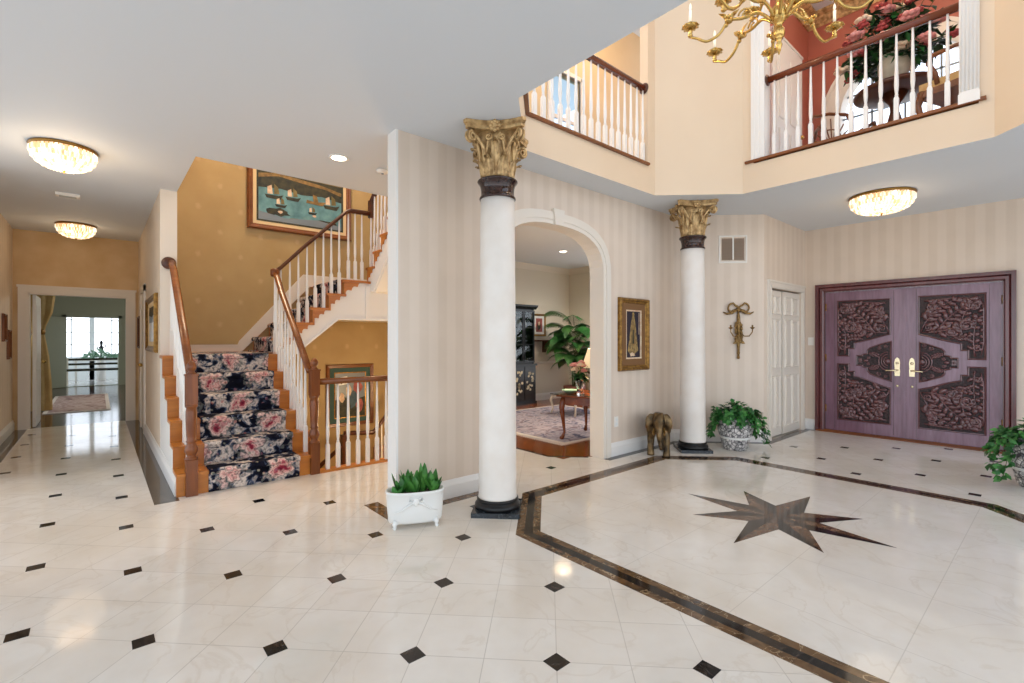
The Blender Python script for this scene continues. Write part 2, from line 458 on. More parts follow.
# floor
fl = MB().holed([(-4, -3.5), (8.1, -3.5), (8.1, 3.6), (3.84, 3.6), (3.84, 7.28), (.5, 7.28), (.5, 9.95), (-4, 9.95)], [WELL, octa(*OF)], -.12, 0)
floor = struct(fl.build('floor', 'marble_diagonal'), 'polished cream marble floor with small black diamond insets', 'floor')
MB().prism(octa(*OF, .165), -.12, 0).build('marble_field', 'marble_square', floor)
def ring(d0, d1, z=.0):
    b = MB(); A = octa(*OF, d0); B = octa(*OF, d1)
    for i in range(8):
        j = (i+1) % 8; b.prism([A[i], A[j], B[j], B[i]], -.12, z)
    return b
ring(0, .055).build('brown_border', 'marble_brown', floor)
ring(.055, .112).build('black_border', 'marble_black', floor)
ring(.112, .165).build('brown_border', 'marble_brown', floor)
dots = MB(); OFP = octa(*OF, -.02)
for i in range(-8, 12):
    for j in range(-14, 14):
        u = 1.946+.591*i; v = -.037+.591*j; x = (u-v)/2**.5; y = (u+v)/2**.5
        if not (-3.5 < x < 7.9 and -3 < y < 9.8) or inpoly(x, y, OFP): continue
        if x > .25 and y > 4.55 and x < 1.7: continue
        if x > .25 and y > 4.70: continue
        if y > 3.2 and not (x < 1.75 and y < 4.7) and x > .3 and not (2.8 < x < 4.05 and y < 4.4): continue
        if y > 2.45 and x > 6.3: continue
        if x+y > 8.85: continue
        h = .039; dots.box(x-h, y-h, .0, x+h, y+h, .0012)
dots.build('black_inset', 'marble_black', floor)
# compass star: each point split in a dark and a light half
cx, cy = 3.78, 1.40
sd, sl = MB(), MB()
for k in range(8):
    a = PI/4*k; R = .70 if k % 2 == 0 else .60; ri = .262
    T = (cx+R*cos(a), cy+R*sin(a)); A = (cx+ri*cos(a-PI/8), cy+ri*sin(a-PI/8)); B = (cx+ri*cos(a+PI/8), cy+ri*sin(a+PI/8)); O = (cx, cy)
    sd.prism([O, A, T], 0, .0013); sl.prism([O, T, B], 0, .0013)
sd.build('dark_star_inlay', 'marble_black', floor); sl.build('brown_star_inlay', 'marble_brown_star', floor)
STRIP = [(0, 0), (.10, 0), (.10, .0013), (0, .0013)]
def strip(name, path, m='marble_dark', w=.10):
    return struct(MB().sweep([(0, 0), (w, 0), (w, .0015), (0, .0015)], path).build(name, m))
strip('trim_1', [(1.70, 3.62, 0), (1.70, 3.335, 0), (2.70, 3.335, 0)], 'marble_brown', .115)
strip('trim_2', [(4.18, 3.33, 0), (5.62, 3.33, 0), (6.42, 2.53, 0), (7.87, 2.53, 0), (7.87, 2.39, 0)], 'marble_dark')
strip('trim_3', [(.5, 9.88, 0), (.5, 4.70, 0)], 'marble_dark', .165)
strip('trim_4', [(-.93, 7.4, 0), (-.93, 9.9, 0)], 'marble_dark', .15)
wf = MB().prism([(3.84, 7.44), (3.84, 3.80), (4.14, 3.50), (4.16, 3.47), (8.14, 3.47), (8.14, 7.44)], -.12, .002)
struct(wf.build('floor_dining', 'floor_oak'), 'orange oak floor of the room beyond the arch', 'floor')
strip('trim_5', [(3.84, 5.6, 0), (3.84, 3.80, 0), (4.14, 3.50, 0)], 'marble_dark', .05)
struct(MB().box(-3, 9.95, -.12, 3, 18.0, 0).build('floor_hall_room', 'floor_dark'), 'dark polished wood floor of the room beyond the hall', 'floor')
struct(MB().box(-3.5, 18.0, -.12, 3.5, 21.0, 0).build('floor_sunroom', 'marble_square'), 'pale floor of the sunroom at the far end', 'floor')

# ceilings: one slab between the floors, with the foyer and stair openings
SLABX = MB().holed([(-4, -3.2), (8.0, -3.2), (8.0, 2.6), (8.15, 2.6), (8.15, 7.45), (3.8, 7.45), (3.8, 7.3), (.6, 7.3), (.6, 9.9), (-4, 9.9)], [OCP, [(.645, 4.97), (3.75, 4.97), (3.75, 7.204), (.645, 7.204)]], ZC, Z2)
n = len(SLABX.f)
for i, f in enumerate(SLABX.f):
    if len(f) == 4: SLABX.mi[i] = 1
ceil = struct(SLABX.build('ceiling', ['paint_ceiling', 'paint_cream']), 'flat white ceiling open above the star floor and the stairs', 'ceiling')
struct(MB().box(5.44, -1.05, 6.05, 8.2, 2.6, 6.15).build('ceiling_pink_room', 'paint_ceiling'), 'white ceiling of the pink room', 'ceiling')
struct(MB().box(-1, -3.2, 6.6, 8.3, 10, 6.75).build('ceiling_upper', 'paint_ceiling'), 'white ceiling of the upper floor', 'ceiling')

# ground floor walls
XA, XB, APX, SPR = 2.72, 4.19, 2.455, 1.98
def archpts(xa, xb, apx, spr, n=20, e=2.7):
    c = (xa+xb)/2; a = (xb-xa)/2; b = apx-spr; r = []
    for i in range(n+1):
        t = PI-PI*i/n; ct, st = cos(t), sin(t)
        r.append((c+a*math.copysign(abs(ct)**(2/e), ct), spr+b*abs(st)**(2/e)))
    return r
ar = archpts(XA, XB, APX, SPR)
W0 = 1.725
out = [(0, 0), (XA-W0, 0)]+[(x-W0, z) for x, z in ar]+[(XB-W0, 0), (5.62-W0, 0), (5.62-W0, ZC), (0, ZC)]
o = wall('wall_arch', (W0, 3.33), (5.62, 3.33), 0, ZC, .13, 'paper_x', outer=out); tag(o, 'striped beige wall pierced by the white cased archway', 'wall')
MBc = MB()
def band2d(P, Q, y0, y1, b):
    for i in range(len(P)-1):
        b.prism([P[i], P[i+1], Q[i+1], Q[i]], y0, y1, 'xz')
inn = [(XA, 0)]+ar+[(XB, 0)]
ou1 = [(XA-.12, 0)]+archpts(XA-.12, XB+.12, APX+.11, SPR)+[(XB+.12, 0)]
ou2 = [(XA-.09, 0)]+archpts(XA-.09, XB+.09, APX+.08, SPR)+[(XB+.09, 0)]
ou3 = [(XA-.035, 0)]+archpts(XA-.035, XB+.035, APX+.03, SPR)+[(XB+.035, 0)]
in2 = [(XA+.012, 0)]+archpts(XA+.012, XB-.012, APX-.012, SPR)+[(XB-.012, 0)]
ac = MB(); band2d(inn, ou1, 3.312, 3.334, ac); band2d(ou3, ou2, 3.304, 3.313, ac); band2d(in2, inn, 3.312, 3.505, ac)
band2d(inn, ou1, 3.488, 3.51, ac)
ct = struct(ac.build('trim_arch', 'paint_trim'), 'white moulded casing around the archway', 'archway casing')
cxk = (XA+XB)/2
MB().prism([(cxk-.055, APX-.02), (cxk+.055, APX-.02), (cxk+.075, APX+.135), (cxk-.075, APX+.135)], 3.285, 3.33, 'xz').build('keystone', 'paint_trim', ct)
struct(MB().box(1.708, 3.325, 0, 1.727, 3.462, ZC).build('trim_wall_end', 'paint_white'), 'white end of the striped wall beside the stairs', 'wall end')
tag(wall('wall_chamfer', (5.62, 3.33), (6.42, 2.53), 0, ZC, .08, 'paper_d'), 'short angled striped wall carrying the vent and gilt sconce', 'wall')
CX0, CX1, CZ = 6.60, 7.70, 1.98
tag(wall('wall_closet', (6.42, 2.53), (7.88, 2.53), 0, ZC, .08, 'paper_x', outer=[(0, 0), (CX0-6.42, 0), (CX0-6.42, CZ), (CX1-6.42, CZ), (CX1-6.42, 0), (1.46, 0), (1.46, ZC), (0, ZC)]), 'narrow striped wall around the white closet doors', 'wall')
DY0, DY1, DZ = .483, 2.288, 1.99
tag(wall('wall_front', (7.88, 2.61), (7.88, -3.2), 0, ZC, .2, 'paper_y', outer=[(0, 0), (2.61-DY1, 0), (2.61-DY1, DZ), (2.61-DY0, DZ), (2.61-DY0, 0), (5.81, 0), (5.81, ZC), (0, ZC)]), 'striped beige wall around the carved front doors', 'wall')
tag(wall('wall_left', (-.93, 6.4), (-.93, 9.9), 0, ZC, .12, 'paper_hall'), 'left wall of the hallway', 'wall')
HX0, HX1, HZ = -.775, .36, 1.99
tag(wall('wall_hall_end', (-1.05, 9.9), (.6, 9.9), 0, ZC, .12, 'wall_hallend', outer=[(0, 0), (HX0+1.05, 0), (HX0+1.05, HZ), (HX1+1.05, HZ), (HX1+1.05, 0), (1.65, 0), (1.65, ZC), (0, ZC)]), 'amber wall at the end of the hallway above the doorway', 'wall')
tag(wall('wall_right', (.5, 9.9), (.5, 6.3), 0, ZC, .145, 'paper_hall'), 'right wall of the hallway next to the staircase', 'wall')
struct(MB().box(.498, 6.285, 0, .647, 6.3, ZC).build('trim_hall_corner', 'paint_trim'), 'pale wall end where the hallway meets the stairs', 'wall end')
tag(wall('wall_stair_back', (.58, 7.2), (3.9, 7.2), -2.4, 6.05, .12, 'paper_gold'), 'gold papered back wall of the stairwell', 'wall')
struct(MB().box(.50, 4.97, Z2, .645, 7.2, 6.05).build('wall_stair_left', 'paper_gold'), 'gold papered upper side wall of the stairwell', 'wall')
struct(MB().box(3.75, 4.80, -2.4, 3.80, 7.2, 6.05).build('wall_stair_right', 'paper_gold'), 'gold papered far side wall of the stairwell', 'wall')
struct(MB().box(1.60, 4.86, -2.4, 1.615, 7.2, -.125).build('wall_well_left', 'paper_gold'), 'gold side wall of the lower stairwell', 'wall')
struct(MB().box(1.6, 4.83, -2.4, 3.8, 4.86, -.005).build('wall_well_front', 'paper_gold'), 'gold wall under the stair railing', 'wall')
struct(MB().box(1.5, 4.8, -2.5, 3.9, 7.3, -2.4).build('floor_well', 'floor_oak'), 'floor at the foot of the lower stairs', 'floor')
# dining room
tag(wall('wall_dining_back', (3.8, 7.45), (8.2, 7.45), 0, ZC, .1, 'paint_dining'), 'cream back wall of the room beyond the arch', 'wall')
tag(wall('wall_dining_right', (8.15, 7.45), (8.15, 2.6), 0, ZC, .1, 'paint_dining', outer=None, holes=[[(1.0, .3), (3.7, .3), (3.7, 2.55), (1.0, 2.55)]]), 'cream side wall of the room beyond the arch', 'wall')
struct(MB().box(5.62, 3.41, 0, 8.15, 3.46, ZC).build('wall_dining_front', 'paint_dining'), 'front wall of the room beyond the arch', 'wall')
w1 = MB()  # unseen window, added and sized to let daylight into this room
WY0, WY1, WZ0, WZ1 = 3.75, 6.45, .3, 2.55
w1.box(8.15, WY0-.02, WZ0, 8.20, WY0+.05, WZ1); w1.box(8.15, WY1-.05, WZ0, 8.20, WY1+.02, WZ1); w1.box(8.15, WY0, WZ1-.05, 8.20, WY1, WZ1+.02); w1.box(8.13, WY0-.03, WZ0-.03, 8.21, WY1+.03, WZ0+.04)
for q in (.333, .667): w1.box(8.16, WY0+(WY1-WY0)*q-.025, WZ0, 8.19, WY0+(WY1-WY0)*q+.025, WZ1)
struct(w1.build('window_added', 'paint_white'), 'unseen side window added to light the room beyond the arch', 'window')
CROWN = [(0, 0), (.10, 0), (.09, -.02), (.03, -.085), (.02, -.11), (0, -.11)]
struct(MB().sweep(CROWN, [(3.8, 7.45, ZC), (8.15, 7.45, ZC), (8.15, 3.5, ZC)]).build('trim_dining_crown', 'paint_trim'), 'white crown moulding of the room beyond the arch', 'crown moulding')
BASE = [(0, 0), (.02, 0), (.02, .105), (.013, .125), (.006, .15), (0, .15)]
def base(name, path, lab): return struct(MB().sweep(BASE, path).build(name, 'paint_white'), lab, 'baseboard')
base('baseboard_arch_left', [(1.735, 3.33, 0), (XA-.12, 3.33, 0)], 'white baseboard behind the succulent planter')
base('baseboard_arch_right', [(XB+.12, 3.33, 0), (5.62, 3.33, 0), (6.42, 2.53, 0), (6.53, 2.53, 0)], 'white baseboard behind the bronze elephant')
base('baseboard_front_left', [(7.80, 2.53, 0), (7.88, 2.53, 0), (7.88, 2.40, 0)], 'white baseboard between closet and front doors')
base('baseboard_front_right', [(7.88, .37, 0), (7.88, -3.1, 0)], 'white baseboard right of the front doors')
base('baseboard_hall_left', [(-.93, 6.4, 0), (-.93, 9.9, 0)], 'white baseboard along the left hallway wall')
base('baseboard_hall_right', [(.5, 8.3, 0), (.5, 4.84, 0)], 'white baseboard along the staircase side')
base('baseboard_dining', [(3.8, 7.45, .002), (8.15, 7.45, .002), (8.15, 3.5, .002)], 'white baseboard of the room beyond the arch')
struct(MB().sweep([(0, 0), (.02, 0), (.028, .02), (.02, .045), (0, .045)], [(3.8, 7.45, .79), (8.15, 7.45, .79), (8.15, 3.5, .79)]).build('trim_chair_rail', 'paint_white'), 'white chair rail of the room beyond the arch', 'chair rail')

# hall-end doorway casing and the rooms beyond it
CAS = [(0, 0), (.0, .018), (.03, .026), (.09, .03), (.11, .022), (.11, 0)]
def casing_xz(x0, x1, z1, y, w=.11, d=.028):
    b = MB()
    for a, c, e, f in ((x0-w, x0, 0, z1+w), (x1, x1+w, 0, z1+w)): b.box(a, y-d, e, c, y, f)
    b.box(x0, y-d, z1, x1, y, z1+w); b.box(x0-w-.012, y-d-.012, z1+w-.02, x1+w+.012, y, z1+w+.012)
    b.box(x0-w*.35, y-d-.008, 0, x0-w*.15, y, z1+w*.3); b.box(x1+w*.15, y-d-.008, 0, x1+w*.35, y, z1+w*.3)
    return b
c1 = casing_xz(HX0, HX1, HZ, 9.9, .10); c1.box(HX0-.002, 9.88, 0, HX0+.02, 10.04, HZ); c1.box(HX1-.02, 9.88, 0, HX1+.002, 10.04, HZ); c1.box(HX0, 9.88, HZ-.02, HX1, 10.04, HZ)
struct(c1.build('trim_hall_doorway', 'paint_trim'), 'pale casing around the doorway ending the hallway', 'door casing')
d1 = MB().box(-.735, 10.03, .01, -.70, 10.85, 1.97)
for z0, z1 in ((.15, .85), (1.0, 1.82)):
    for y0, y1 in ((10.12, 10.42), (10.48, 10.76)): d1.box(-.742, y0, z0, -.693, y1, z1)
dd = struct(d1.build('door_1', 'paint_white'), 'white door standing open at the left of the hall doorway', 'door')
MB().ell((-.66, 10.78, .95), .03, .03, .03).build('door_knob', 'brass', dd)
GR = 'paint_green'
struct(MB().holed([(-3, 0), (3, 0), (3, 2.75), (-3, 2.75)], [[(-.66, .01), (.45, .01), (.45, 1.93), (-.66, 1.93)]], 18.0, 18.12).build('wall_far_room', GR), 'grey green wall around the bright sunroom opening', 'wall')
wo = bpy.data.objects['wall_far_room']
for v in wo.data.vertices: v.co = Vector((v.co.x, v.co.z, v.co.y))
struct(MB().box(-3.05, 9.95, 0, -3, 11.0, 2.75).box(-3.05, 14.5, 0, -3, 18, 2.75).box(-3.05, 11, 2.3, -3, 14.5, 2.75).build('wall_far_left', GR), 'grey green left wall of the far room', 'wall')
struct(MB().box(3, 9.95, 0, 3.05, 18, 2.75).build('wall_far_right', GR), 'grey green right wall of the far room', 'wall')
struct(MB().box(-3.05, 9.95, 2.75, 3.05, 18.1, 2.85).build('ceiling_far_room', 'paint_ceiling'), 'ceiling of the far room', 'ceiling')
struct(MB().box(-3, 9.98, 0, -.9, 10.02, 2.75).box(.5, 9.98, 0, 3, 10.02, 2.75).box(-.9, 10.0, 2.1, .5, 10.02, 2.75).build('wall_far_near', GR), 'near wall of the far room', 'wall')
fc = MB().box(-.74, 17.96, 0, -.66, 18.0, 2.0).box(.45, 17.96, 0, .53, 18.0, 2.0).box(-.74, 17.96, 1.93, .53, 18.0, 2.02)
struct(fc.build('trim_sunroom', 'paint_green'), 'green casing of the sunroom opening', 'door casing')
d2 = MB().box(-1.0, 17.2, .01, -.96, 17.95, 1.95)
d2 = MB().prism([(-.67, 17.93), (-.70, 17.96), (-1.13, 17.45), (-1.10, 17.42)], .01, 1.93)
dd = struct(d2.build('door_2', 'paint_green'), 'grey green door leaf open beside the sunroom', 'door')
MB().ell((-1.03, 17.42, .95), .03, .03, .03).build('door_knob', 'brass', dd)
# sunroom
sw = MB()
for x in (-3.4, -2.2, -1.15, -.15, .85, 1.9, 3.3): sw.box(x-.06, 20.9, 0, x+.06, 21, 2.7)
sw.box(-3.4, 20.9, 0, 3.4, 21, .75); sw.box(-3.4, 20.9, 2.3, 3.4, 21, 2.7)
for x in (-.65, .35): sw.box(x-.015, 20.93, .75, x+.015, 20.97, 2.3)
for z in (1.15, 1.55, 1.95): sw.box(-3.4, 20.93, z-.012, 3.4, 20.97, z+.012)
struct(sw.build('window_2', 'sunroom_white'), 'white framed sunroom window wall at the far end', 'window')
struct(MB().box(-3.5, 18.1, 2.7, 3.5, 21.1, 2.8).build('ceiling_sunroom', 'paint_ceiling'), 'ceiling of the sunroom', 'ceiling')

# upper floor walls around the foyer
FH = 6.6
tag(wall('wall_upper_chamfer', (4.664, 2.99), (5.35, 2.33), Z2, FH, .1, 'paint_cream'), 'cream angled wall between the two balconies', 'wall')
struct(MB().prism([(4.53, 2.99), (4.665, 2.99), (4.75, 3.09), (4.53, 3.09)], Z2, FH).build('wall_upper_left', 'paint_cream'), 'cream wall end holding the left balcony rail', 'wall')
struct(MB().prism([(5.35, 2.332), (5.35, 2.22), (5.47, 2.22), (5.47, 2.42)], Z2, FH).build('wall_upper_mid', 'paint_cream'), 'cream wall strip left of the balcony pilaster', 'wall')
struct(MB().prism([(5.35, .47), (5.35, .38), (4.72, -.22), (4.79, -.29), (5.47, .37), (5.47, .47)], Z2, FH).build('wall_upper_right', 'paint_cream'), 'cream wall right of the fluted pilaster', 'wall')
struct(MB().box(5.35, .40, 5.85, 5.47, 2.3, FH).build('wall_upper_header', 'paint_cream'), 'cream header above the right balcony', 'wall')
pl = MB().box(5.325, 2.10, Z2+.02, 5.48, 2.235, 5.85)
for k in range(3): pl.box(5.318, 2.118+.038*k, Z2+.05, 5.33, 2.136+.038*k, 5.8)
struct(pl.build('trim_pilaster_left', 'paint_white'), 'plain white casing at the left end of the right balcony', 'pilaster')
pr_ = MB().box(5.325, .465, Z2+.02, 5.48, .585, 5.85)
for k in range(5): pr_.tube([(5.324, .478+.0235*k, Z2+.12), (5.324, .478+.0235*k, 5.8)], .008, 6)
pr_.box(5.318, .46, Z2+.02, 5.34, .59, Z2+.10)
struct(pr_.build('trim_pilaster_right', 'paint_white'), 'fluted white pilaster right of the balcony', 'pilaster')
TR = [(0, 0), (.028, 0), (.032, .012), (.028, .026), (0, .026), (-.11, .026), (-.11, 0)]
struct(MB().sweep(TR, [(2.105, 1.2, Z2-.005), (2.105, 2.35, Z2-.005), (2.735, 2.99, Z2-.005), (4.53, 2.99, Z2-.005)]).build('trim_balcony_left', 'oak_rail'), 'wooden sill trim under the left balcony balusters', 'sill trim')
struct(MB().sweep(TR, [(5.35, 2.30, Z2+.012), (5.35, .425, Z2+.012)]).build('trim_balcony_right', 'oak_rail'), 'wooden sill trim under the right balcony balusters', 'sill trim')
# upper hall behind the left balcony
wl = [(4.95-3.8, 3.6), (5.60-3.8, 3.6), (5.60-3.8, 5.25), (4.95-3.8, 5.25)]
tag(wall('wall_upper_hall', (3.8, 4.9), (8.0, 4.9), Z2, FH, .1, 'paper_upper', holes=[wl]), 'gold wall seen behind the left balcony balusters', 'wall')
b = MB(); b.box(4.89, 4.87, 3.6, 4.95, 4.92, 5.30); b.box(5.60, 4.87, 3.6, 5.66, 4.92, 5.30); b.box(4.89, 4.87, 3.54, 5.66, 4.93, 3.62); b.box(4.89, 4.87, 5.25, 5.66, 4.92, 5.31); b.box(4.95, 4.93, 4.58, 5.60, 4.96, 4.63)
w3 = struct(b.build('window_3', 'paint_trim'), 'pale blue window behind the left balcony balusters', 'window')
MB().box(4.95, 4.945, 3.6, 5.60, 4.949, 5.25).build('pane', 'pane', w3)
# pink room
tag(wall('wall_pink_left', (5.47, 2.53), (8.05, 2.53), Z2, FH, .1, 'paint_pink'), 'pink side wall of the upper room', 'wall')
AY, AZ, AR = 1.41, 4.47, .75
hole = [(2.61-AY-AR, 3.55)]+[(2.61-AY-AR*cos(PI*k/24), AZ+AR*sin(PI*k/24)) for k in range(25)]+[(2.61-AY+AR, 3.55)]
tag(wall('wall_pink_back', (8.0, 2.61), (8.0, -1.2), Z2, FH, .2, 'paint_pink', holes=[hole]), 'pink wall around the arched window upstairs', 'wall')
tag(wall('wall_pink_right', (8.0, -1.0), (5.4, -1.0), Z2, FH, .1, 'paint_pink'), 'pink far side wall of the upper room', 'wall')
aw = MB(); R0, R1 = AR, AR+.19
def arcp(R, n=24): return [(AY+R, 3.55)]+[(AY+R*cos(PI*k/n), AZ+R*sin(PI*k/n)) for k in range(n+1)]+[(AY-R, 3.55)]
def bandyz(P, Q, x0, x1, b):
    for i in range(len(P)-1): b.prism([P[i], P[i+1], Q[i+1], Q[i]], x0, x1, 'yz')
bandyz(arcp(R0-.04), arcp(R1), 7.965, 8.0, aw); bandyz(arcp(R1-.05), arcp(R1), 7.95, 7.97, aw); bandyz(arcp(R0-.045), arcp(R0+.01), 7.97, 8.2, aw)
aw.box(7.93, AY-R1-.03, 3.50, 8.2, AY+R1+.03, 3.56)
w4 = struct(aw.build('window_4', 'paint_trim'), 'tall arched window with a wide pale casing in the pink room', 'window')
mu = MB()
for y in (-.36, 0, .36): mu.box(8.08, AY+y-.011, 3.55, 8.10, AY+y+.011, AZ+math.sqrt(AR**2-y*y)-.01)
for z in (3.85, 4.15, 4.45, 4.75): 
    h = AR if z <= AZ else math.sqrt(AR**2-(z-AZ)**2)
    mu.box(8.08, AY-h, z-.010, 8.10, AY+h, z+.010)
mu.build('muntin', 'art_grey', w4)
FP = 6.05
GC = [(0, 0), (.15, 0), (.15, -.03), (.12, -.05), (.09, -.06), (.05, -.12), (.03, -.14), (.015, -.17), (0, -.17)]
struct(MB().sweep(GC, [(5.48, 2.53, FP), (8.0, 2.53, FP), (8.0, -1.0, FP)]).build('trim_gold_crown', 'gold_leaf'), 'gilded crown moulding of the pink room', 'crown moulding')
d3 = casing_xz(6.72, 7.56, 5.24, 2.53, .11); d3.v = [(x, y, max(z, Z2)) for x, y, z in d3.v]
d3.box(6.72, 2.49, Z2, 7.56, 2.525, 5.24)
for z0, z1 in ((3.4, 4.1), (4.25, 5.1)):
    for x0, x1 in ((6.8, 7.1), (7.18, 7.48)): d3.box(x0, 2.478, z0, x1, 2.5, z1)
dd = struct(d3.build('door_3', 'paint_white'), 'white panelled door on the side wall of the pink room', 'door')
MB().ell((7.5, 2.45, 4.15), .03, .03, .03).build('door_knob', 'brass', dd)
# closet doors
co = MB()
for a, c in ((CX0-.09, CX0), (CX1, CX1+.09)): co.box(a, 2.505, 0, c, 2.53, CZ+.09)
co.box(CX0, 2.505, CZ, CX1, 2.53, CZ+.09); co.box(CX0-.10, 2.495, CZ+.075, CX1+.10, 2.53, CZ+.10)
co.box(CX0-.03, 2.498, 0, CX0-.015, 2.53, CZ+.02); co.box(CX1+.015, 2.498, 0, CX1+.03, 2.53, CZ+.02); co.box(CX0-.03, 2.498, CZ+.012, CX1+.03, 2.53, CZ+.03)
cd = struct(co.build('door_4', 'paint_trim'), 'white panelled closet doors in a white casing', 'door')
def panel_leaf(x0, x1, y):
    b = MB().box(x0, y, .02, x1, y+.035, CZ-.02); w = x1-x0
    for z0, z1 in ((.14, .80), (.94, 1.56), (1.66, 1.87)):
        for a, c in ((.13, .45), (.55, .87)):
            X0, X1 = x0+w*a, x0+w*c
            b.sweep([(0, 0), (.022, 0), (.011, .012)], [(X0, y, z0), (X1, y, z0), (X1, y, z1), (X0, y, z1)], up=(0, -1, 0), closed=True)
            b.box(X0+.03, y-.012, z0+.035, X1-.03, y, z1-.035)
    return b
panel_leaf(CX0+.005, 7.055, 2.56).build('door_leaf', 'paint_trim', cd)
panel_leaf(7.075, CX1-.005, 2.545).build('door_leaf', 'paint_trim', cd)

# ------------------------------------------------------------------ columns
def column(x, y, ang, label):
    t = thing('corinthian_column', label, 'column', (x, y, 0), ang, 'corinthian columns', 'thing')
    MB().box(-.178, -.178, 0, .178, .178, .035).build('plinth', 'marble_green_black', t)
    MB().lathe([(.0, .035), (.165, .035), (.172, .05), (.172, .062), (.160, .078), (.150, .082), (.150, .09), (.158, .096), (.158, .105), (.146, .112), (0, .112)], n=40).build('base_torus', 'black', t)
    MB().lathe([(.0, .112), (.148, .112), (.145, .125), (.1425, .2), (.141, .8), (.136, 1.6), (.131, 2.2), (.129, 2.365), (0, 2.365)], n=48).build('shaft', 'column_plaster', t)
    MB().lathe([(0, 2.365), (.137, 2.365), (.140, 2.373), (.137, 2.382), (.130, 2.388), (.126, 2.41), (.128, 2.445), (.135, 2.475), (.150, 2.492), (.155, 2.501), (.150, 2.509), (0, 2.509)], n=40).build('neck_collar', 'marble_neck', t)
    c = MB()
    z0, zt = 2.505, 2.845
    H = zt-z0
    c.lathe([(0, z0), (.120, z0), (.118, z0+.1), (.122, z0+.2), (.14, z0+.28), (.165, zt), (0, zt)], n=32)
    def acanthus(a, zb, h, w, r0, flare):
        n, k = 9, 7; v = []; f = []
        for i in range(n+1):
            s = i/n
            if s < .82: rr = r0+flare*.35*s**2; zz = zb+h*s
            else:
                q = (s-.82)/.18*2.2; rr = r0+flare*.24+flare*.5*sin(q); zz = zb+h*.82+h*.13*sin(q*.7)-h*.10*max(0, q-1.2)
            ww = w*(.62+.38*sin(PI*min(1, s*1.1)))*(1-.55*max(0, s-.7)/.3)*(1+.16*math.cos(s*26))
            for j in range(k+1):
                m = j/k*2-1
                rad = rr+.012*math.cos(m*PI*2.5)-.016*m*m
                aa = a+m*ww/2/max(rr, .1)
                v.append((rad*cos(aa), rad*sin(aa), zz-.014*abs(m)*s))
        for i in range(n):
            for j in range(k):
                p = i*(k+1)+j; f.append((p, p+1, p+k+2, p+k+1))
        c.add(v, f, 0, True)
    for k in range(8): acanthus(PI/4*k+PI/8, z0+.002, .17, .098, .128, .10)
    for k in range(8): acanthus(PI/4*k, z0+.05, .245, .09, .126, .125)
    for q in range(4):                                   # corner and side scrolls
        a = PI/4+PI/2*q
        ur = Vector((cos(a), sin(a), 0)); up = Vector((0, 0, 1)); tn = Vector((-sin(a), cos(a), 0))
        for sg in (-1, 1):
            P = []; R = []
            for i in range(26):
                s = i/25
                if s < .42:
                    w = s/.42; p = ur*(.13+.115*w*w)+up*(z0+.13+.195*w)+tn*(sg*.055*(1-w))
                else:
                    w = (s-.42)/.58; rd = .042*(1-.72*w); th = PI*.5-w*PI*3.1
                    p = ur*(.235+rd*cos(th)+.012)+up*(zt-.058+rd*sin(th))+tn*(sg*.014)
                P.append(p); R.append(.0145*(1-.4*s))
            c.tube(P, R, 6)
        b = PI/2*q; un = Vector((cos(b), sin(b), 0)); ut = Vector((-sin(b), cos(b), 0))
        for sg in (-1, 1):
            P = []
            for i in range(20):
                s = i/19
                if s < .45:
                    w = s/.45; p = un*(.135+.02*w)+ut*(sg*(.07-.02*w))+up*(z0+.17+.12*w)
                else:
                    w = (s-.45)/.55; rd = .03*(1-.7*w); th = PI*.5+w*PI*2.6
                    p = un*(.16)+ut*(sg*(.05+rd*cos(th)*1.0))+up*(zt-.055+rd*sin(th))
                P.append(p)
            c.tube(P, .009, 6)
    c.build('capital', 'gold_leaf', t)
    ab = MB()
    def abac(e, cut=.035):
        P = []
        for q in range(4):
            a0 = PI/4+PI/2*q; a1 = a0+PI/2
            A = Vector((cos(a0), sin(a0)))*e; B = Vector((cos(a1), sin(a1)))*e; d = (B-A).normalized(); nn = Vector((d.y, -d.x))
            A2 = A+d*cut*.7; B2 = B-d*cut*.7
            for i in range(9):
                s = i/8; p = A2.lerp(B2, s)-nn*(.052*4*s*(1-s)); P.append((p.x, p.y))
        return P
    ab.prism(abac(.305), zt-.005, zt+.02); ab.prism(abac(.312), zt+.02, zt+.03); ab.prism(abac(.322), zt+.03, ZC-.001)
    for q in range(4):
        b = PI/2*q; ctr = Vector((cos(b)*.172, sin(b)*.172, zt+.012))
        ab.ell(ctr, .034, .034, .034, 12, 8)
        for k in range(8):
            th = 2*PI*k/8; p = ctr+Vector((cos(b)*.016, sin(b)*.016, 0))+Vector((-sin(b)*cos(th)*.03, cos(b)*cos(th)*.03, sin(th)*.03)); ab.ell(p, .016, .016, .016, 8, 6)
    ab.build('abacus', 'gold_leaf', t)
    return t
column(2.312, 2.849, PI/4, 'white plaster column with gilt capital rising nearest the succulent planter')
column(5.316, 2.898, PI/4, 'white plaster column with gilt capital right behind the bronze elephant')

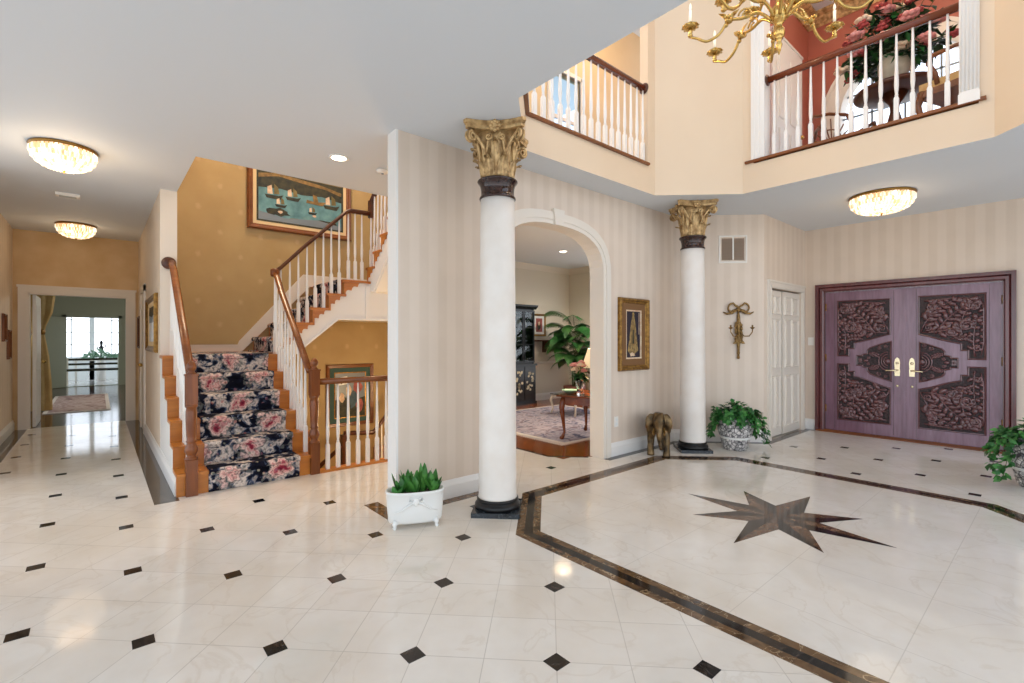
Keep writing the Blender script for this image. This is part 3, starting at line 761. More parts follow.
# ------------------------------------------------------------------ railings
BALC = {}
def baluster_mesh(h, sq=.3):
    k = round(h, 3)
    b = MB(); s = .0175
    hb = h*sq
    b.box(-s, -s, 0, s, s, hb-.02)
    b.add([(-s, -s, hb-.02), (s, -s, hb-.02), (s, s, hb-.02), (-s, s, hb-.02), (-.011, -.011, hb), (.011, -.011, hb), (.011, .011, hb), (-.011, .011, hb)], [(0, 1, 5, 4), (1, 2, 6, 5), (2, 3, 7, 6), (3, 0, 4, 7), (4, 5, 6, 7)])
    b.lathe([(0, hb-.004), (.011, hb), (.0145, hb+.012), (.011, hb+.024), (.0135, hb+.04), (.0175, hb+.09), (.017, hb+.14), (.0135, hb+.24), (.0105, h*.85), (.0085, h), (0, h)], n=10)
    return b
def baluster(p, h, parent, first=None):
    if h not in BALC:
        o = baluster_mesh(h).build('baluster', 'paint_white', parent, p); BALC[h] = o.data; return o
    o = bpy.data.objects.new('baluster', BALC[h]); COL.objects.link(o); o.parent = parent; o.location = p; return o
RAILP = [(-.022, 0), (.022, 0), (.024, .012), (.032, .022), (.034, .036), (.026, .052), (.010, .058), (-.010, .058), (-.026, .052), (-.034, .036), (-.032, .022), (-.024, .012)]
def newel(parent, x, y, z, h=1.06):
    b = MB(); s = .042
    def sqz(z0, z1): b.box(x-s, y-s, z0, x+s, y+s, z1)
    sqz(z, z+.30); sqz(z+.76, z+h-.06)
    b.lathe([(.047, z+.30), (.05, z+.312), (.034, z+.325), (.03, z+.335), (.04, z+.35), (.05, z+.375), (.047, z+.40), (.034, z+.43), (.033, z+.44), (.04, z+.452), (.034, z+.465), (.036, z+.5), (.041, z+.62), (.042, z+.70), (.036, z+.73), (.046, z+.742), (.046, z+.76)], (x, y, 0), 20)
    b.box(x-s-.006, y-s-.006, z+h-.06, x+s+.006, y+s+.006, z+h-.045)
    b.lathe([(.0, z+h-.045), (.04, z+h-.045), (.026, z+h-.03), (.022, z+h-.02), (.034, z+h-.005), (.038, z+h+.02), (.03, z+h+.045), (.014, z+h+.062), (0, z+h+.066)], (x, y, 0), 18)
    return b.build('newel_post', 'oak_newel', parent)

RUN, RIS, Y0S = .225, .19, 4.80
def tz1(y): return RIS*(math.floor((y-Y0S)/RUN)+1)
# staircase body
SX0, SX1 = .50, 1.62
st = thing('staircase', 'oak staircase with white sides rising from the hall and turning right', 'staircase', (0, 0, 0))
def step(x0, x1, y0, y1, z, face):
    """riser and tread of one step, face '-y' or '-x': which way the riser looks"""
    th = .03
    if face == '-y':
        MB().box(x0, y0, z-RIS, x1, y0+.02, z-th).build('riser', 'oak_riser', st)
        MB().box(x0-.0, y0-.025, z-th, x1, y1, z).build('tread', 'oak_riser', st)
    else:
        MB().box(x0, y0, z-RIS, x0+.02, y1, z-th).build('riser', 'oak_riser', st)
        MB().box(x0-.025, y0, z-th, x1, y1, z).build('tread', 'oak_riser', st)
for k in range(5): step(SX0-.012, SX1+.012, Y0S+RUN*k, Y0S+RUN*(k+1)+.02, RIS*(k+1), '-y')
YL = Y0S+RUN*5
ZL = RIS*6
MB().box(SX0-.012, YL, ZL-RIS, SX1, YL+.02, ZL-.03).build('riser', 'oak_riser', st)
MB().prism([(SX0-.012, YL-.025), (SX1-.04, YL-.025), (SX1-.04, 7.19), (.66, 7.19), (.66, 6.27), (SX0-.012, 6.27)], ZL-.03, ZL).build('landing', 'oak_riser', st)
side = [(4.83, 0)]
for k in range(5): side += [(Y0S+.02+RUN*k, RIS*(k+1)-.03), (Y0S+.02+RUN*(k+1), RIS*(k+1)-.03)]
side += [(YL+.02, ZL-.03), (6.29, ZL-.03), (6.29, 0)]
MB().prism(side, SX0, SX0+.04, 'yz').build('side_panel', 'paint_white', st)
side2 = [(p[0], p[1]) for p in side]
MB().prism(side2, SX1-.04, SX1, 'yz').build('side_panel', 'paint_white', st)
YF2 = 6.02
X2, RUN2, RIS2 = 1.585, .197, .186
for j in range(4): step(X2+RUN2*j, X2+RUN2*(j+1)+.02, YF2-.02, 7.19, ZL+RIS2*(j+1), '-x')
X3 = X2+RUN2*4; ZL2 = ZL+RIS2*5
MB().box(X3, YF2, ZL2-RIS2, X3+.02, 7.19, ZL2-.03).build('riser', 'oak_riser', st)
MB().box(X3-.025, YF2-.02, ZL2-.03, 3.74, 7.19, ZL2).build('landing', 'oak_riser', st)
# flight to the upper floor, coming back towards the foyer
X4 = 2.72; RIS3 = (Z2-ZL2)/6; RUN3 = .205; Y4 = 6.10
for m in range(5):
    y1 = Y4-RUN3*m; z = ZL2+RIS3*(m+1)
    MB().box(X4+.01, y1-.02, z-RIS3, 3.74, y1, z-.03).build('riser', 'oak_riser', st)
    MB().box(X4-.015, y1-RUN3-.02, z-.03, 3.74, y1+.025, z).build('tread', 'oak_riser', st)
MB().box(X4+.01, 4.98, Z2-RIS3, 3.74, 5.08, Z2-.03).build('riser', 'oak_riser', st)
# white stringers with scrolled brackets
sp = [(X2-.05, ZL-.10)]
sp = [(X2-.02, ZL-.03)]
for j in range(4): sp += [(X2+RUN2*j+.01, ZL+RIS2*(j+1)-.03), (X2+RUN2*(j+1)+.01, ZL+RIS2*(j+1)-.03)]
sp += [(X3+.01, ZL2-.03), (3.74, ZL2-.03), (3.74, 1.58), (2.30, 1.58), (X2+.02, ZL-.16)]
MB().prism(sp, YF2+.015, YF2+.06, 'xz').build('stringer', 'paint_white', st)
def step_end(u0, u1, zb, zt_):
    """wooden step end above a scalloped diagonal"""
    P = [(u0, zb), (u0, zt_), (u1, zt_)]
    d = Vector((u0-u1, zb-zt_)); nrm = Vector((d.y, -d.x)).normalized(); m = 12
    if nrm.y > 0: nrm = -nrm
    for k in range(1, m):
        q = k/m; p = Vector((u1, zt_))+d*q-nrm*(.030*abs(sin(q*PI*3))); P.append((p.x, p.y))
    return P
br = MB(); we = MB()
for j in range(5):
    x0 = X2+RUN2*j+.012; z1 = ZL+RIS2*(j+1)-.03
    if j < 4: we.prism(step_end(x0, x0+RUN2-.005, z1-RIS2+.035, z1), YF2-.002, YF2+.016, 'xz')
we.prism(step_end(X3+.012, X3+.26, ZL2-RIS2, ZL2-.03), YF2-.002, YF2+.016, 'xz')
we.build('step_end', 'oak_riser', st)
br.sweep([(0, 0), (.014, 0), (.014, .03), (0, .03)], [(X2+.02, YF2+.015, ZL-.17), (2.30, YF2+.015, 1.555), (3.74, YF2+.015, 1.555)])
br.box(X4-.06, YF2-.003, 1.58, X4+.0, YF2+.016, ZL2-.06)
br.build('bracket', 'paint_white', st)
s3 = [(Y4+.02, ZL2-.03)]
for m in range(5):
    s3 += [(Y4-.01-RUN3*m, ZL2+RIS3*(m+1)-.03), (Y4-.01-RUN3*(m+1), ZL2+RIS3*(m+1)-.03)]
s3 += [(4.99, Z2-.03), (4.99, Z2-.32), (5.9, ZL2-.12), (Y4+.02, ZL2-.12)]
MB().prism(s3, X4, X4+.04, 'yz').build('stringer', 'paint_white', st)
b3 = MB()
for m in range(5):
    y1 = Y4-.012-RUN3*m; z1 = ZL2+RIS3*(m+1)-.03
    b3.prism(step_end(y1, y1-RUN3+.005, z1-RIS3+.035, z1), X4-.012, X4+.004, 'yz')
b3.build('step_end', 'oak_riser', st)
MB().prism([(Y4+.02, ZL2-.14), (5.9, ZL2-.14), (4.99, Z2-.34), (4.99, Z2-.31), (5.9, ZL2-.11), (Y4+.02, ZL2-.11)], X4+.02, 3.74, 'yz').build('soffit', 'paint_white', st)
MB().prism([(X2+.02, ZL-.16), (2.30, 1.58), (3.74, 1.58), (3.74, 1.60), (2.29, 1.60), (X2+.02, ZL-.14)], YF2+.03, 7.19, 'xz').build('soffit', 'paint_white', st)
MB().box(.66, YL+.03, ZL-.15, X2+.02, 7.19, ZL-.13).build('soffit', 'paint_white', st)
# skirting climbing the back wall
sk = MB(); sk.prism([(.66, ZL), (1.44, ZL), (X3-.05, ZL2), (3.74, ZL2), (3.74, ZL2+.17), (X3-.14, ZL2+.17), (1.42, ZL+.15), (1.40, ZL+.10), (.66, ZL+.10)], 7.17, 7.195, 'xz')
sk.box(.66, 7.165, ZL+.085, 1.40, 7.195, ZL+.10)
sk.build('skirting', 'paint_trim', st)

# floral runner following the steps
def runner(name, pts, w0, w1, along):
    """pts: polyline (horizontal, z) just above the steps; the carpet is a thin sheet between w0 and w1"""
    b = MB(); P = [Vector((a, z)) for a, z in pts]; n = len(P); off = []
    for i in range(n):
        d0 = (P[i]-P[i-1]).normalized() if i else (P[1]-P[0]).normalized(); d1 = (P[i+1]-P[i]).normalized() if i < n-1 else d0
        m = Vector((-(d0+d1).y, (d0+d1).x)); m.normalize(); m /= max(.5, m.dot(Vector((-d1.y, d1.x)))); off.append(P[i]+m*.011)
    poly = [(p.x, p.y) for p in P]+[(p.x, p.y) for p in reversed(off)]
    for i in range(n-1):
        b.prism([tuple(P[i]), tuple(P[i+1]), tuple(off[i+1]), tuple(off[i])], w0, w1, 'yz' if along == 'y' else 'xz')
    return b
pts = [(Y0S-.001, .002)]
for k in range(6):
    y = Y0S+RUN*k; z = RIS*(k+1)
    pts += [(y-.001, z-.035), (y-.027, z-.028), (y-.030, z-.012), (y-.024, z+.001)]
    if k < 5: pts += [(y+RUN-.001, z+.001)]
pts += [(7.1, ZL+.001)]
rn = MB()
r1 = runner('a', pts, .715, 1.455, 'y')
r2p = [(1.50, ZL+.012)]
for j in range(5):
    x = X2+RUN2*j; z = ZL+RIS2*(j+1)
    r2p += [(x-.001, z-RIS2+.012), (x-.001, z-.035), (x-.027, z-.028), (x-.030, z-.012), (x-.024, z+.001)]
r2p += [(3.6, ZL2+.001)]
rn = r1; i0 = len(rn.v)
r2 = runner('b', r2p, 6.19, 7.08, 'x')
rn.add(r2.v, r2.f, 0)
tag(rn.build('stair_runner', 'carpet_floral'), 'dark floral carpet runner covering the middle of the stairs', 'stair runner')

# left stair rail
lr = thing('stair_railing', 'stair railing on the hallway side ending in a round scroll at the wall', 'railing', (0, 0, 0), 0, 'stair railings')
LX = .592
newel(lr, LX, Y0S-.002, 0.0, 1.06)
def zr(y): return 1.005+(y-4.84)*.812
MB().sweep(RAILP, [(LX, 4.86, zr(4.86)-.03), (LX, 5.35, zr(5.35)-.01), (LX, 6.02, zr(6.02)+.01), (LX, 6.20, zr(6.20)-.02), (LX, 6.27, zr(6.20)-.02)], smooth=True).build('handrail', 'oak_rail', lr)
v = MB(); v.lathe([(0, -.022), (.058, -.022), (.066, -.010), (.066, .012), (.058, .022), (.03, .024), (.0, .026)], n=24)
v.xf(Matrix.Translation((LX-.02, 6.262, zr(6.2)+.01)) @ Matrix.Rotation(PI/2, 4, 'X'))
v.build('wall_rosette', 'rail_dark', lr)
for k in range(5):
    for q in (.06, .165):
        y = Y0S+RUN*k+q
        if k == 0 and q < .1: continue
        baluster((LX, y, RIS*(k+1)), round(zr(y)-RIS*(k+1)+.005, 3), lr)
for y in (5.98, 6.09, 6.20): baluster((LX, y, ZL), round(zr(min(y, 6.19))-ZL, 3), lr)

# right stair rail, running up beside all three flights
rr = thing('stair_railing', 'long stair railing climbing from the well side newel past the ship picture', 'railing', (0, 0, 0), 0, 'stair railings')
RX = 1.565; RY = 6.055
newel(rr, RX+.03, Y0S-.002, 0.0, 1.06)
def zx(x): return 2.08+(x-RX)*.985
path = [(RX, 4.86, .975), (RX, 5.3, zr(5.3)-.0), (RX, 5.75, 1.77), (RX, 5.95, 1.98), (RX, RY, 2.07), (RX+.05, RY, 2.11), (1.9, RY, zx(1.9)), (2.30, RY, zx(2.30)), (2.40, RY, 2.905), (2.47, RY, 2.94), (2.64, RY, 2.945)]
def zrr(y):
    for (x0, y0, z0), (x1, y1, z1) in zip(path, path[1:]):
        if y0 <= y <= y1 and y1 > y0: return z0+(z1-z0)*(y-y0)/(y1-y0)
    return 2.1
def zxx(x):
    for (x0, y0, z0), (x1, y1, z1) in zip(path[4:], path[5:]):
        if x0 <= x <= x1 and x1 > x0: return z0+(z1-z0)*(x-x0)/(x1-x0)
    return 2.945
MB().sweep(RAILP, path[:5]+[], smooth=True).build('handrail', 'oak_rail', rr)
MB().sweep(RAILP, path[4:]+[(X4+.03, RY, 2.945)], smooth=True).build('handrail', 'rail_dark', rr)
MB().lathe([(0, -.03), (.04, -.03), (.05, -.01), (.05, .045), (.036, .062), (0, .065)], (RX, RY, 2.07), 16).build('rail_cap', 'oak_newel', rr)
MB().sweep(RAILP, [(X4+.03, RY+.03, 3.02), (X4+.03, RY-.03, 3.12), (X4+.03, 5.08, 3.12+.80)], smooth=True).build('handrail', 'rail_dark', rr)
MB().box(X4+.0, RY-.035, 2.92, X4+.06, RY+.035, 3.15).build('rail_riser', 'rail_dark', rr)
for k in range(5):
    for q in (.06, .165):
        y = Y0S+RUN*k+q
        if k == 0 and q < .1: continue
        baluster((RX, y, RIS*(k+1)), round(zrr(y)-RIS*(k+1)+.005, 3), rr)
for x, y in ((RX, 5.985), (RX, RY)): baluster((x, y, ZL), round(zrr(y)-ZL, 3), rr)
for j in range(4):
    for q in (.045, .145):
        x = X2+RUN2*j+q; baluster((x, RY, ZL+RIS2*(j+1)), round(zxx(x)-(ZL+RIS2*(j+1))+.005, 3), rr)
for x in (2.44, 2.53, 2.62): baluster((x, RY, ZL2), round(2.945-ZL2, 3), rr)
for m in range(5):
    for q in (.045, .15):
        y = Y4-RUN3*m-q; z = ZL2+RIS3*(m+1); baluster((X4+.03, y, z), round(3.12+(RY-.03-y)*.82-z, 3), rr)

# railing along the lower stairwell
wr = thing('stairwell_railing', 'low railing of white balusters between the stairs and the striped wall', 'railing', (1.64, 4.80, 0))
MB().box(1.64, 4.755, 0, 3.75, 4.86, .022).shift((-1.64, -4.80, 0)).build('sill', 'oak_riser', wr)
MB().sweep(RAILP, [(0, 0, .862), (2.11, 0, .862)], smooth=True).build('handrail', 'oak_rail', wr)
for k in range(19): baluster((.085+.104*k, 0, .022), .843, wr)
# railing glimpsed on the way down
br_ = thing('basement_railing', 'dark handrail with white balusters going down in the stairwell', 'railing', (0, 0, 0))
MB().sweep(RAILP, [(2.15, 6.6, -.52), (2.58, 6.6, -.19), (2.60, 6.6, -.03), (3.02, 6.6, -.07), (3.12, 6.6, .02), (3.60, 6.6, .60)], smooth=True).build('handrail', 'rail_dark', br_)
MB().box(2.56, 6.56, -1.1, 2.64, 6.64, -.02).build('newel_post', 'rail_dark', br_)
for x, z in ((3.16, .06), (3.26, .18), (3.36, .30), (3.46, .42)): baluster((x, 6.6, z-.84), .843, br_)
bs = thing('basement_stairs', 'oak steps going down behind the stairwell railing', 'staircase', (0, 0, 0))
for k in range(8): MB().box(3.70-.2*(k+1), 6.5, -.2-.19*k-.19, 3.70-.2*k+.02, 7.18, -.2-.19*k).build('step', 'oak_riser', bs)

# upper balconies
bl = thing('balcony_railing', 'left balcony railing with white balusters and a dark handrail above the archway', 'railing', (2.105, 2.99, Z2), 0, 'balcony railings')
zb = .02
for k in range(17): baluster((.66+.1085*k, .045, zb), .80, bl)
for k in range(4): baluster((.08+.14*k, -.56+.14*k+.06, zb), .80, bl)
MB().sweep(RAILP, [(-.045, -1.8, .82), (-.045, -.63, .82), (.60, .045, .82), (2.40, .045, .82)], smooth=True).build('handrail', 'cherry_rail', bl)
v = MB().lathe([(0, 0), (.055, 0), (.06, .008), (.05, .016), (.04, .02), (0, .022)], n=24); v.xf(Matrix.Translation((2.425, .045, .85)) @ Matrix.Rotation(-PI/2, 4, 'Y')); v.build('wall_rosette', 'rail_dark', bl)
bq = thing('balcony_railing', 'right balcony railing with a cherry handrail in front of the pink room', 'railing', (5.40, 2.10, Z2), 0, 'balcony railings')
for k in range(13): baluster((0, -.075-.1135*k, .035), .80, bq)
MB().sweep(RAILP, [(0, -.005, .835), (0, -1.515, .835)], smooth=True).build('handrail', 'cherry_rail', bq)
v = MB().lathe([(0, 0), (.055, 0), (.06, .008), (.05, .016), (.04, .02), (0, .022)], n=24); v.xf(Matrix.Translation((0, .0, .865)) @ Matrix.Rotation(PI/2, 4, 'X')); v.build('wall_rosette', 'rail_dark', bq)

# ------------------------------------------------------------------ carved front doors (local x = right, -y = towards the viewer)
DC = (DY0+DY1)/2; HW = (DY1-DY0)/2
fd = thing('front_doors', 'pair of tall carved wooden front doors with brass handles, purplish sky reflection tinted in', 'door', (7.88, DC, 0), -PI/2, None, 'structure')
f = MB()
f.sweep([(0, -.02), (0, .02), (.012, .034), (.04, .034), (.055, .02), (.06, .038), (.085, .038), (.085, .05), (.1, .05), (.1, -.02)], [(HW, 0, 0), (HW, 0, DZ), (-HW, 0, DZ), (-HW, 0, 0)], up=(0, -1, 0))
f.box(-HW, 0, 0, -HW+.012, .14, DZ); f.box(HW-.012, 0, 0, HW, .14, DZ); f.box(-HW, 0, DZ-.012, HW, .14, DZ)
f.build('frame', 'door_frame', fd)
MB().prism([(-.07, 0), (.12, 0), (.12, .03), (.0, .03), (-.07, .012)], -HW-.08, HW+.08, 'yz').build('threshold', 'oak_rail', fd)
LW = HW-.012
def top_panel(): return [(.165, .690), (.165, .930), (.835, .930), (.835, .537), (.68, .537), (.68, .59), (.61, .59), (.61, .63), (.52, .640), (.40, .655), (.28, .675)]
def bot_panel(): return [(.165, .084), (.165, .330), (.28, .345), (.40, .368), (.52, .388), (.61, .398), (.61, .432), (.68, .432), (.68, .483), (.835, .483), (.835, .084)]
def mid_panel(): return [(.165, .378), (.24, .388), (.33, .404), (.41, .420), (.44, .440), (.44, .462), (.50, .468), (.50, .478), (.575, .478), (.575, .540), (.50, .540), (.50, .550), (.44, .556), (.44, .578), (.41, .596), (.33, .612), (.24, .628), (.165, .638)]
def spiral(b, c, r, turns, a0, d, y, w):
    P, R = [], []; n = int(14*turns)
    for i in range(n+1):
        s = i/n; rr = r*(1-.85*s); a = a0+d*2*PI*turns*s; P.append((c[0]+rr*cos(a), y-.004*s, c[1]+rr*sin(a))); R.append(w*(1-.4*s))
    b.tube(P, R, 6)
def frond(b, p0, p1, curve, n, L, w, y, poly):
    """curved stem with paired leaflets, all kept inside the panel"""
    p0, p1 = Vector(p0), Vector(p1); d = p1-p0; nn = Vector((-d.y, d.x))*curve; P = []
    for i in range(n+1):
        s = i/n; p = p0.lerp(p1, s)+nn*(4*s*(1-s)); P.append(p)
    keep = [p for p in P if inpoly(p.x, p.y, poly)]
    if len(keep) > 2: b.tube([(p.x, y-.012, p.y) for p in keep], [.011*(1-.6*i/len(keep)) for i in range(len(keep))], 6)
    for i in range(1, n):
        t = (P[i+1]-P[i-1]).normalized()
        for sg in (-1, 1):
            a = math.atan2(t.y, t.x)+sg*.85; l = L*(1-.45*i/n); c = P[i]+Vector((cos(a), sin(a)))*l*.55; tip = P[i]+Vector((cos(a), sin(a)))*l
            if not inpoly(c.x, c.y, poly) or not inpoly(tip.x, tip.y, poly): continue
            b.ell((c.x, y-.008, c.y), l*.54, .020, w*1.35, 8, 6, R=Matrix.Rotation(-a, 3, 'Y'))
for sg in (-1, 1):
    leaf = MB()
    leaf.box(min(sg*.0005, sg*LW), .03, .02, max(sg*.0005, sg*LW), .085, DZ-.014)
    if sg > 0: leaf.box(-.014, .018, .02, .014, .032, DZ-.016)
    lf = leaf.build('door_leaf', 'door_wood_sky_tint', fd)
    jn = MB()
    for s in (.13, .875): jn.box(sg*s*LW-.0016, .0285, .05, sg*s*LW+.0016, .031, DZ-.04)
    jn.build('panel_joint', 'carved_ground', lf)
    rnd = random.Random(3 if sg < 0 else 5)
    for pi, pf in enumerate((top_panel, mid_panel, bot_panel)):
        poly = [(sg*s*LW, .02+t*1.965) for s, t in pf()]
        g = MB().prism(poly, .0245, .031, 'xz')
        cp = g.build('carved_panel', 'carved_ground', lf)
        c = MB()
        c.sweep([(-.014, 0), (.006, 0), (.004, .012), (-.006, .016), (-.012, .008)], [(x, .028, z) for x, z in poly], up=(0, -1, 0), closed=True)
        xs = [p[0] for p in poly]; zs = [p[1] for p in poly]; ins = []
        cxp = sum(xs)/len(xs); czp = sum(zs)/len(zs)
        ins = [(cxp+(x-cxp)*.965, czp+(z-czp)*.955) for x, z in poly]
        y = .026
        def W(s, t): return (sg*s*LW, .02+t*1.965)
        if pi != 1:
            m = 1 if pi == 0 else -1; F = (lambda t: t) if pi == 0 else (lambda t: 1.0138-t)
            for (a, b_, cv, n, L, w) in ((lambda T_: [(q[0], q[1], q[2], max(5, int(q[3]*.62)), q[4]*1.3, q[5]*1.25) for q in T_])((((.18, .70), (.62, .92), .12, 14, .095, .015), ((.175, .76), (.30, .925), -.15, 9, .07, .013), ((.34, .69), (.81, .90), .1, 15, .085, .014), ((.45, .93), (.80, .84), .12, 12, .07, .013), ((.50, .655), (.70, .66), .15, 8, .06, .012), ((.80, .92), (.80, .56), .04, 16, .05, .012), ((.18, .80), (.45, .925), -.10, 10, .06, .012), ((.20, .70), (.80, .80), -.10, 14, .09, .016), ((.62, .66), (.82, .92), .16, 10, .075, .015), ((.74, .55), (.77, .80), .05, 10, .06, .013), ((.40, .675), (.60, .80), -.2, 9, .07, .013), ((.22, .90), (.80, .905), .03, 14, .05, .011)))):
                a2, b2 = W(a[0], F(a[1])), W(b_[0], F(b_[1]))
                frond(c, a2, b2, cv*sg*m, n, L, w, y, ins)
            for (s, t, r, tr, a0) in ((.66, .74, .062, 2.2, 0), (.74, .86, .05, 2.0, 2), (.30, .86, .045, 1.8, 1), (.50, .70, .04, 1.8, 3), (.765, .60, .036, 1.6, 1), (.26, .73, .035, 1.6, 4)):
                s_, t_ = W(s, F(t)); spiral(c, (s_, t_), r*1.12, tr, a0, sg*m, y-.016, .0125)
        else:
            s0, z0_ = W(.19, .508)
            for r in (.05, .078, .106):
                P = [(s0+sg*r*cos(-PI/2+PI*i/16)*.95, y-.012, z0_+r*sin(-PI/2+PI*i/16)*1.15) for i in range(17)]; c.tube(P, .010, 6)
            c.ell((s0+sg*.008, y-.01, z0_), .03, .016, .035, 10, 8)
            for q in (-1, 1):
                for (s, t, r, tr, a0) in ((.37, .045, .034, 1.9, 0), (.30, .088, .026, 1.6, 2), (.43, .022, .02, 1.5, 1), (.22, .104, .022, 1.5, 0)):
                    a, b_ = W(s, .508+q*t); spiral(c, (a, b_), r, tr, a0, q*sg, y-.012, .0085)
                frond(c, W(.30, .508+q*.02), W(.43, .508+q*.05), .2*q*sg, 6, .04, .011, y, ins)
            a, b_ = W(.535, .509); c.box(min(a-.022, a+.022), y-.014, b_-.03, a+.022, y, b_+.03); c.ell((a, y-.016, b_), .014, .012, .018, 8, 6)
            a, b_ = W(.46, .509); c.ell((a, y-.01, b_), .03, .016, .02, 8, 6)
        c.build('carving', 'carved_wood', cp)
    hx = sg*.075
    h = MB()
    h.prism([(hx-.026, .83), (hx+.026, .83), (hx+.03, .90), (hx+.026, .93), (hx+.03, 1.0), (hx+.022, 1.05), (hx, 1.075), (hx-.022, 1.05), (hx-.03, 1.0), (hx-.026, .93), (hx-.03, .90)], .018, .031, 'xz')
    h.tube([(hx, .02, .905), (hx, -.03, .905), (hx+sg*.02, -.036, .905), (hx+sg*.10, -.034, .90), (hx+sg*.115, -.03, .895)], .0095, 8)
    h.ell((hx, .012, 1.0), .017, .012, .017, 10, 8)
    h.build('door_handle', 'brass_pale', lf)
    MB().ell((hx, .026, .70), .016, .010, .016, 10, 8).build('deadbolt', 'brass_pale', lf)
    hg = MB()
    for z in (.28, 1.0, 1.72): hg.tube([(sg*(LW-.004), .024, z), (sg*(LW-.004), .024, z+.10)], .008, 8)
    hg.build('hinge', 'brass_dark', lf)

# ------------------------------------------------------------------ ceiling lights
def flush_light(x, y, label, K):
    """K = radius of the rim"""
    t = thing('crystal_ceiling_light', label, 'ceiling light', (x, y, ZC), 0, 'crystal flush lights')
    q = K/.30; D = .72+.28*q
    MB().lathe([(0, -.0), (K, -.0), (K+.005, -.012), (K-.002, -.022), (K-.01, -.028), (0, -.028)], n=40).build('rim', 'brass_dark', t)
    c = MB()
    tiers = [(.287, -.026, 52, .058, .08), (.276, -.072, 50, .052, .2), (.252, -.115, 46, .045, .5), (.214, -.148, 40, .04, .85), (.165, -.172, 32, .036, 1.15), (.115, -.186, 24, .034, 1.35), (.068, -.194, 14, .034, 1.45)]
    rnd = random.Random(1)
    for ti, (r, z, n, L, tl) in enumerate(tiers):
        r *= q; z *= D; n = max(8, int(n*(.45+.55*q))); L *= D*1.04
        for k in range(n):
            a = 2*PI*(k+.5*(ti % 2))/n; w = PI*r/n*.80; i0 = len(c.v); m = rnd.choice((0, 0, 1, 2))
            c.add([(0, -w, 0), (.010, 0, -L*.1), (0, w, 0), (-.004, 0, 0), (0, -w, -L*.86), (.015, 0, -L*.8), (0, w, -L*.86), (-.004, 0, -L*.86), (.002, 0, -L)],
                  [(0, 1, 5, 4), (1, 2, 6, 5), (2, 3, 7, 6), (3, 0, 4, 7), (4, 5, 8), (5, 6, 8), (6, 7, 8), (7, 4, 8), (0, 3, 2, 1)], m)
            c.xf(Matrix.Translation((r*cos(a), r*sin(a), z)) @ Matrix.Rotation(a, 4, 'Z') @ Matrix.Rotation(tl, 4, 'Y') @ Matrix.Rotation(rnd.uniform(-.35, .35), 4, 'Z'), i0)
    c.build('crystal_drops', ['crystal', 'crystal_pale', 'crystal_gold'], t)
    MB().lathe([(0, -.03), (.25*q, -.03), (.25*q, -.08*D), (.22*q, -.115*D), (.17*q, -.148*D), (.09*q, -.168*D), (.0, -.176*D)], n=32).build('lamp_bowl', 'crystal_bright', t)
    MB().lathe([(0, -.194*D), (.010, -.196*D), (.018, -.206*D), (.008, -.214*D), (.005, -.228*D), (0, -.23*D)], n=10).build('finial', 'brass_dark', t)
    return t
flush_light(-.215, 5.47, 'round crystal ceiling light nearest in the hallway', .215)
flush_light(-.23, 9.0, 'round crystal ceiling light deeper in the hallway by the doorway', .215)
flush_light(6.56, 1.35, 'round crystal ceiling light in front of the carved front doors', .30)
def ceiling_spot(x, y, z, label):
    t = thing('recessed_light', label, 'recessed light', (x, y, z), 0, 'recessed ceiling lights')
    MB().lathe([(.062, .0), (.085, .0), (.085, -.008), (.07, -.010), (.062, -.006), (.062, .0)], n=32).build('trim_ring', 'plastic_white', t)
    MB().lathe([(0, -.004), (.064, -.004), (.064, -.0055), (0, -.0055)], n=32).build('lens', 'lamp_glow', t)
ceiling_spot(1.60, 4.18, ZC, 'lit recessed light in the ceiling in front of the stairs')
ceiling_spot(6.35, 5.95, ZC, 'lit recessed light in the ceiling of the room beyond the arch')
t = thing('smoke_detector', 'white round smoke detector on the ceiling by the striped wall end', 'smoke detector', (2.03, 4.22, ZC), 0)
MB().lathe([(0, -.001), (.055, -.001), (.056, -.014), (.044, -.03), (0, -.034)], n=28).build('housing', 'plastic_white', t)
MB().lathe([(0, -.033), (.012, -.033), (.012, -.038), (0, -.038)], n=12).build('button', 'art_grey', t)
t = thing('ceiling_sensor', 'small white oblong sensor on the hallway ceiling between the crystal lights', 'sensor', (-.25, 7.17, ZC), 0)
MB().box(-.10, -.055, -.03, .10, .055, -.001).build('housing', 'plastic_white', t)
MB().box(-.07, -.03, -.034, .07, .03, -.03).build('grille', 'art_grey', t)

# ------------------------------------------------------------------ chandelier
ch = thing('brass_chandelier', 'large scrolled brass chandelier hanging over the star floor', 'chandelier', (3.78, 1.386, 0))
MB().lathe([(r_*.66, z_) for r_, z_ in [(0, 3.39), (.006, 3.392), (.022, 3.43), (.034, 3.462), (.022, 3.485), (.028, 3.50), (.052, 3.52), (.062, 3.55), (.050, 3.58), (.032, 3.60), (.045, 3.62), (.085, 3.66), (.092, 3.70), (.07, 3.74), (.035, 3.77), (.032, 3.84), (.05, 3.88), (.07, 3.93), (.05, 3.98), (.026, 4.02), (.024, 4.2), (.045, 4.26), (.05, 4.32), (.03, 4.38), (.014, 4.42), (.012, 4.6), (0, 4.6)]], n=24).build('stem', 'brass', ch)
chn = MB()
for k in range(24):
    a = 0 if k % 2 else PI/2
    chn.tube([(.018*cos(th)*cos(a), .018*cos(th)*sin(a), 4.63+.058*k+.034*sin(th)) for th in [2*PI*i/12 for i in range(12)]], .004, 6, closed=True)
chn.lathe([(0, 6.0), (.07, 6.02), (.075, 6.045), (0, 6.05)], n=20)
chn.build('chain', 'brass', ch)
lv = MB()
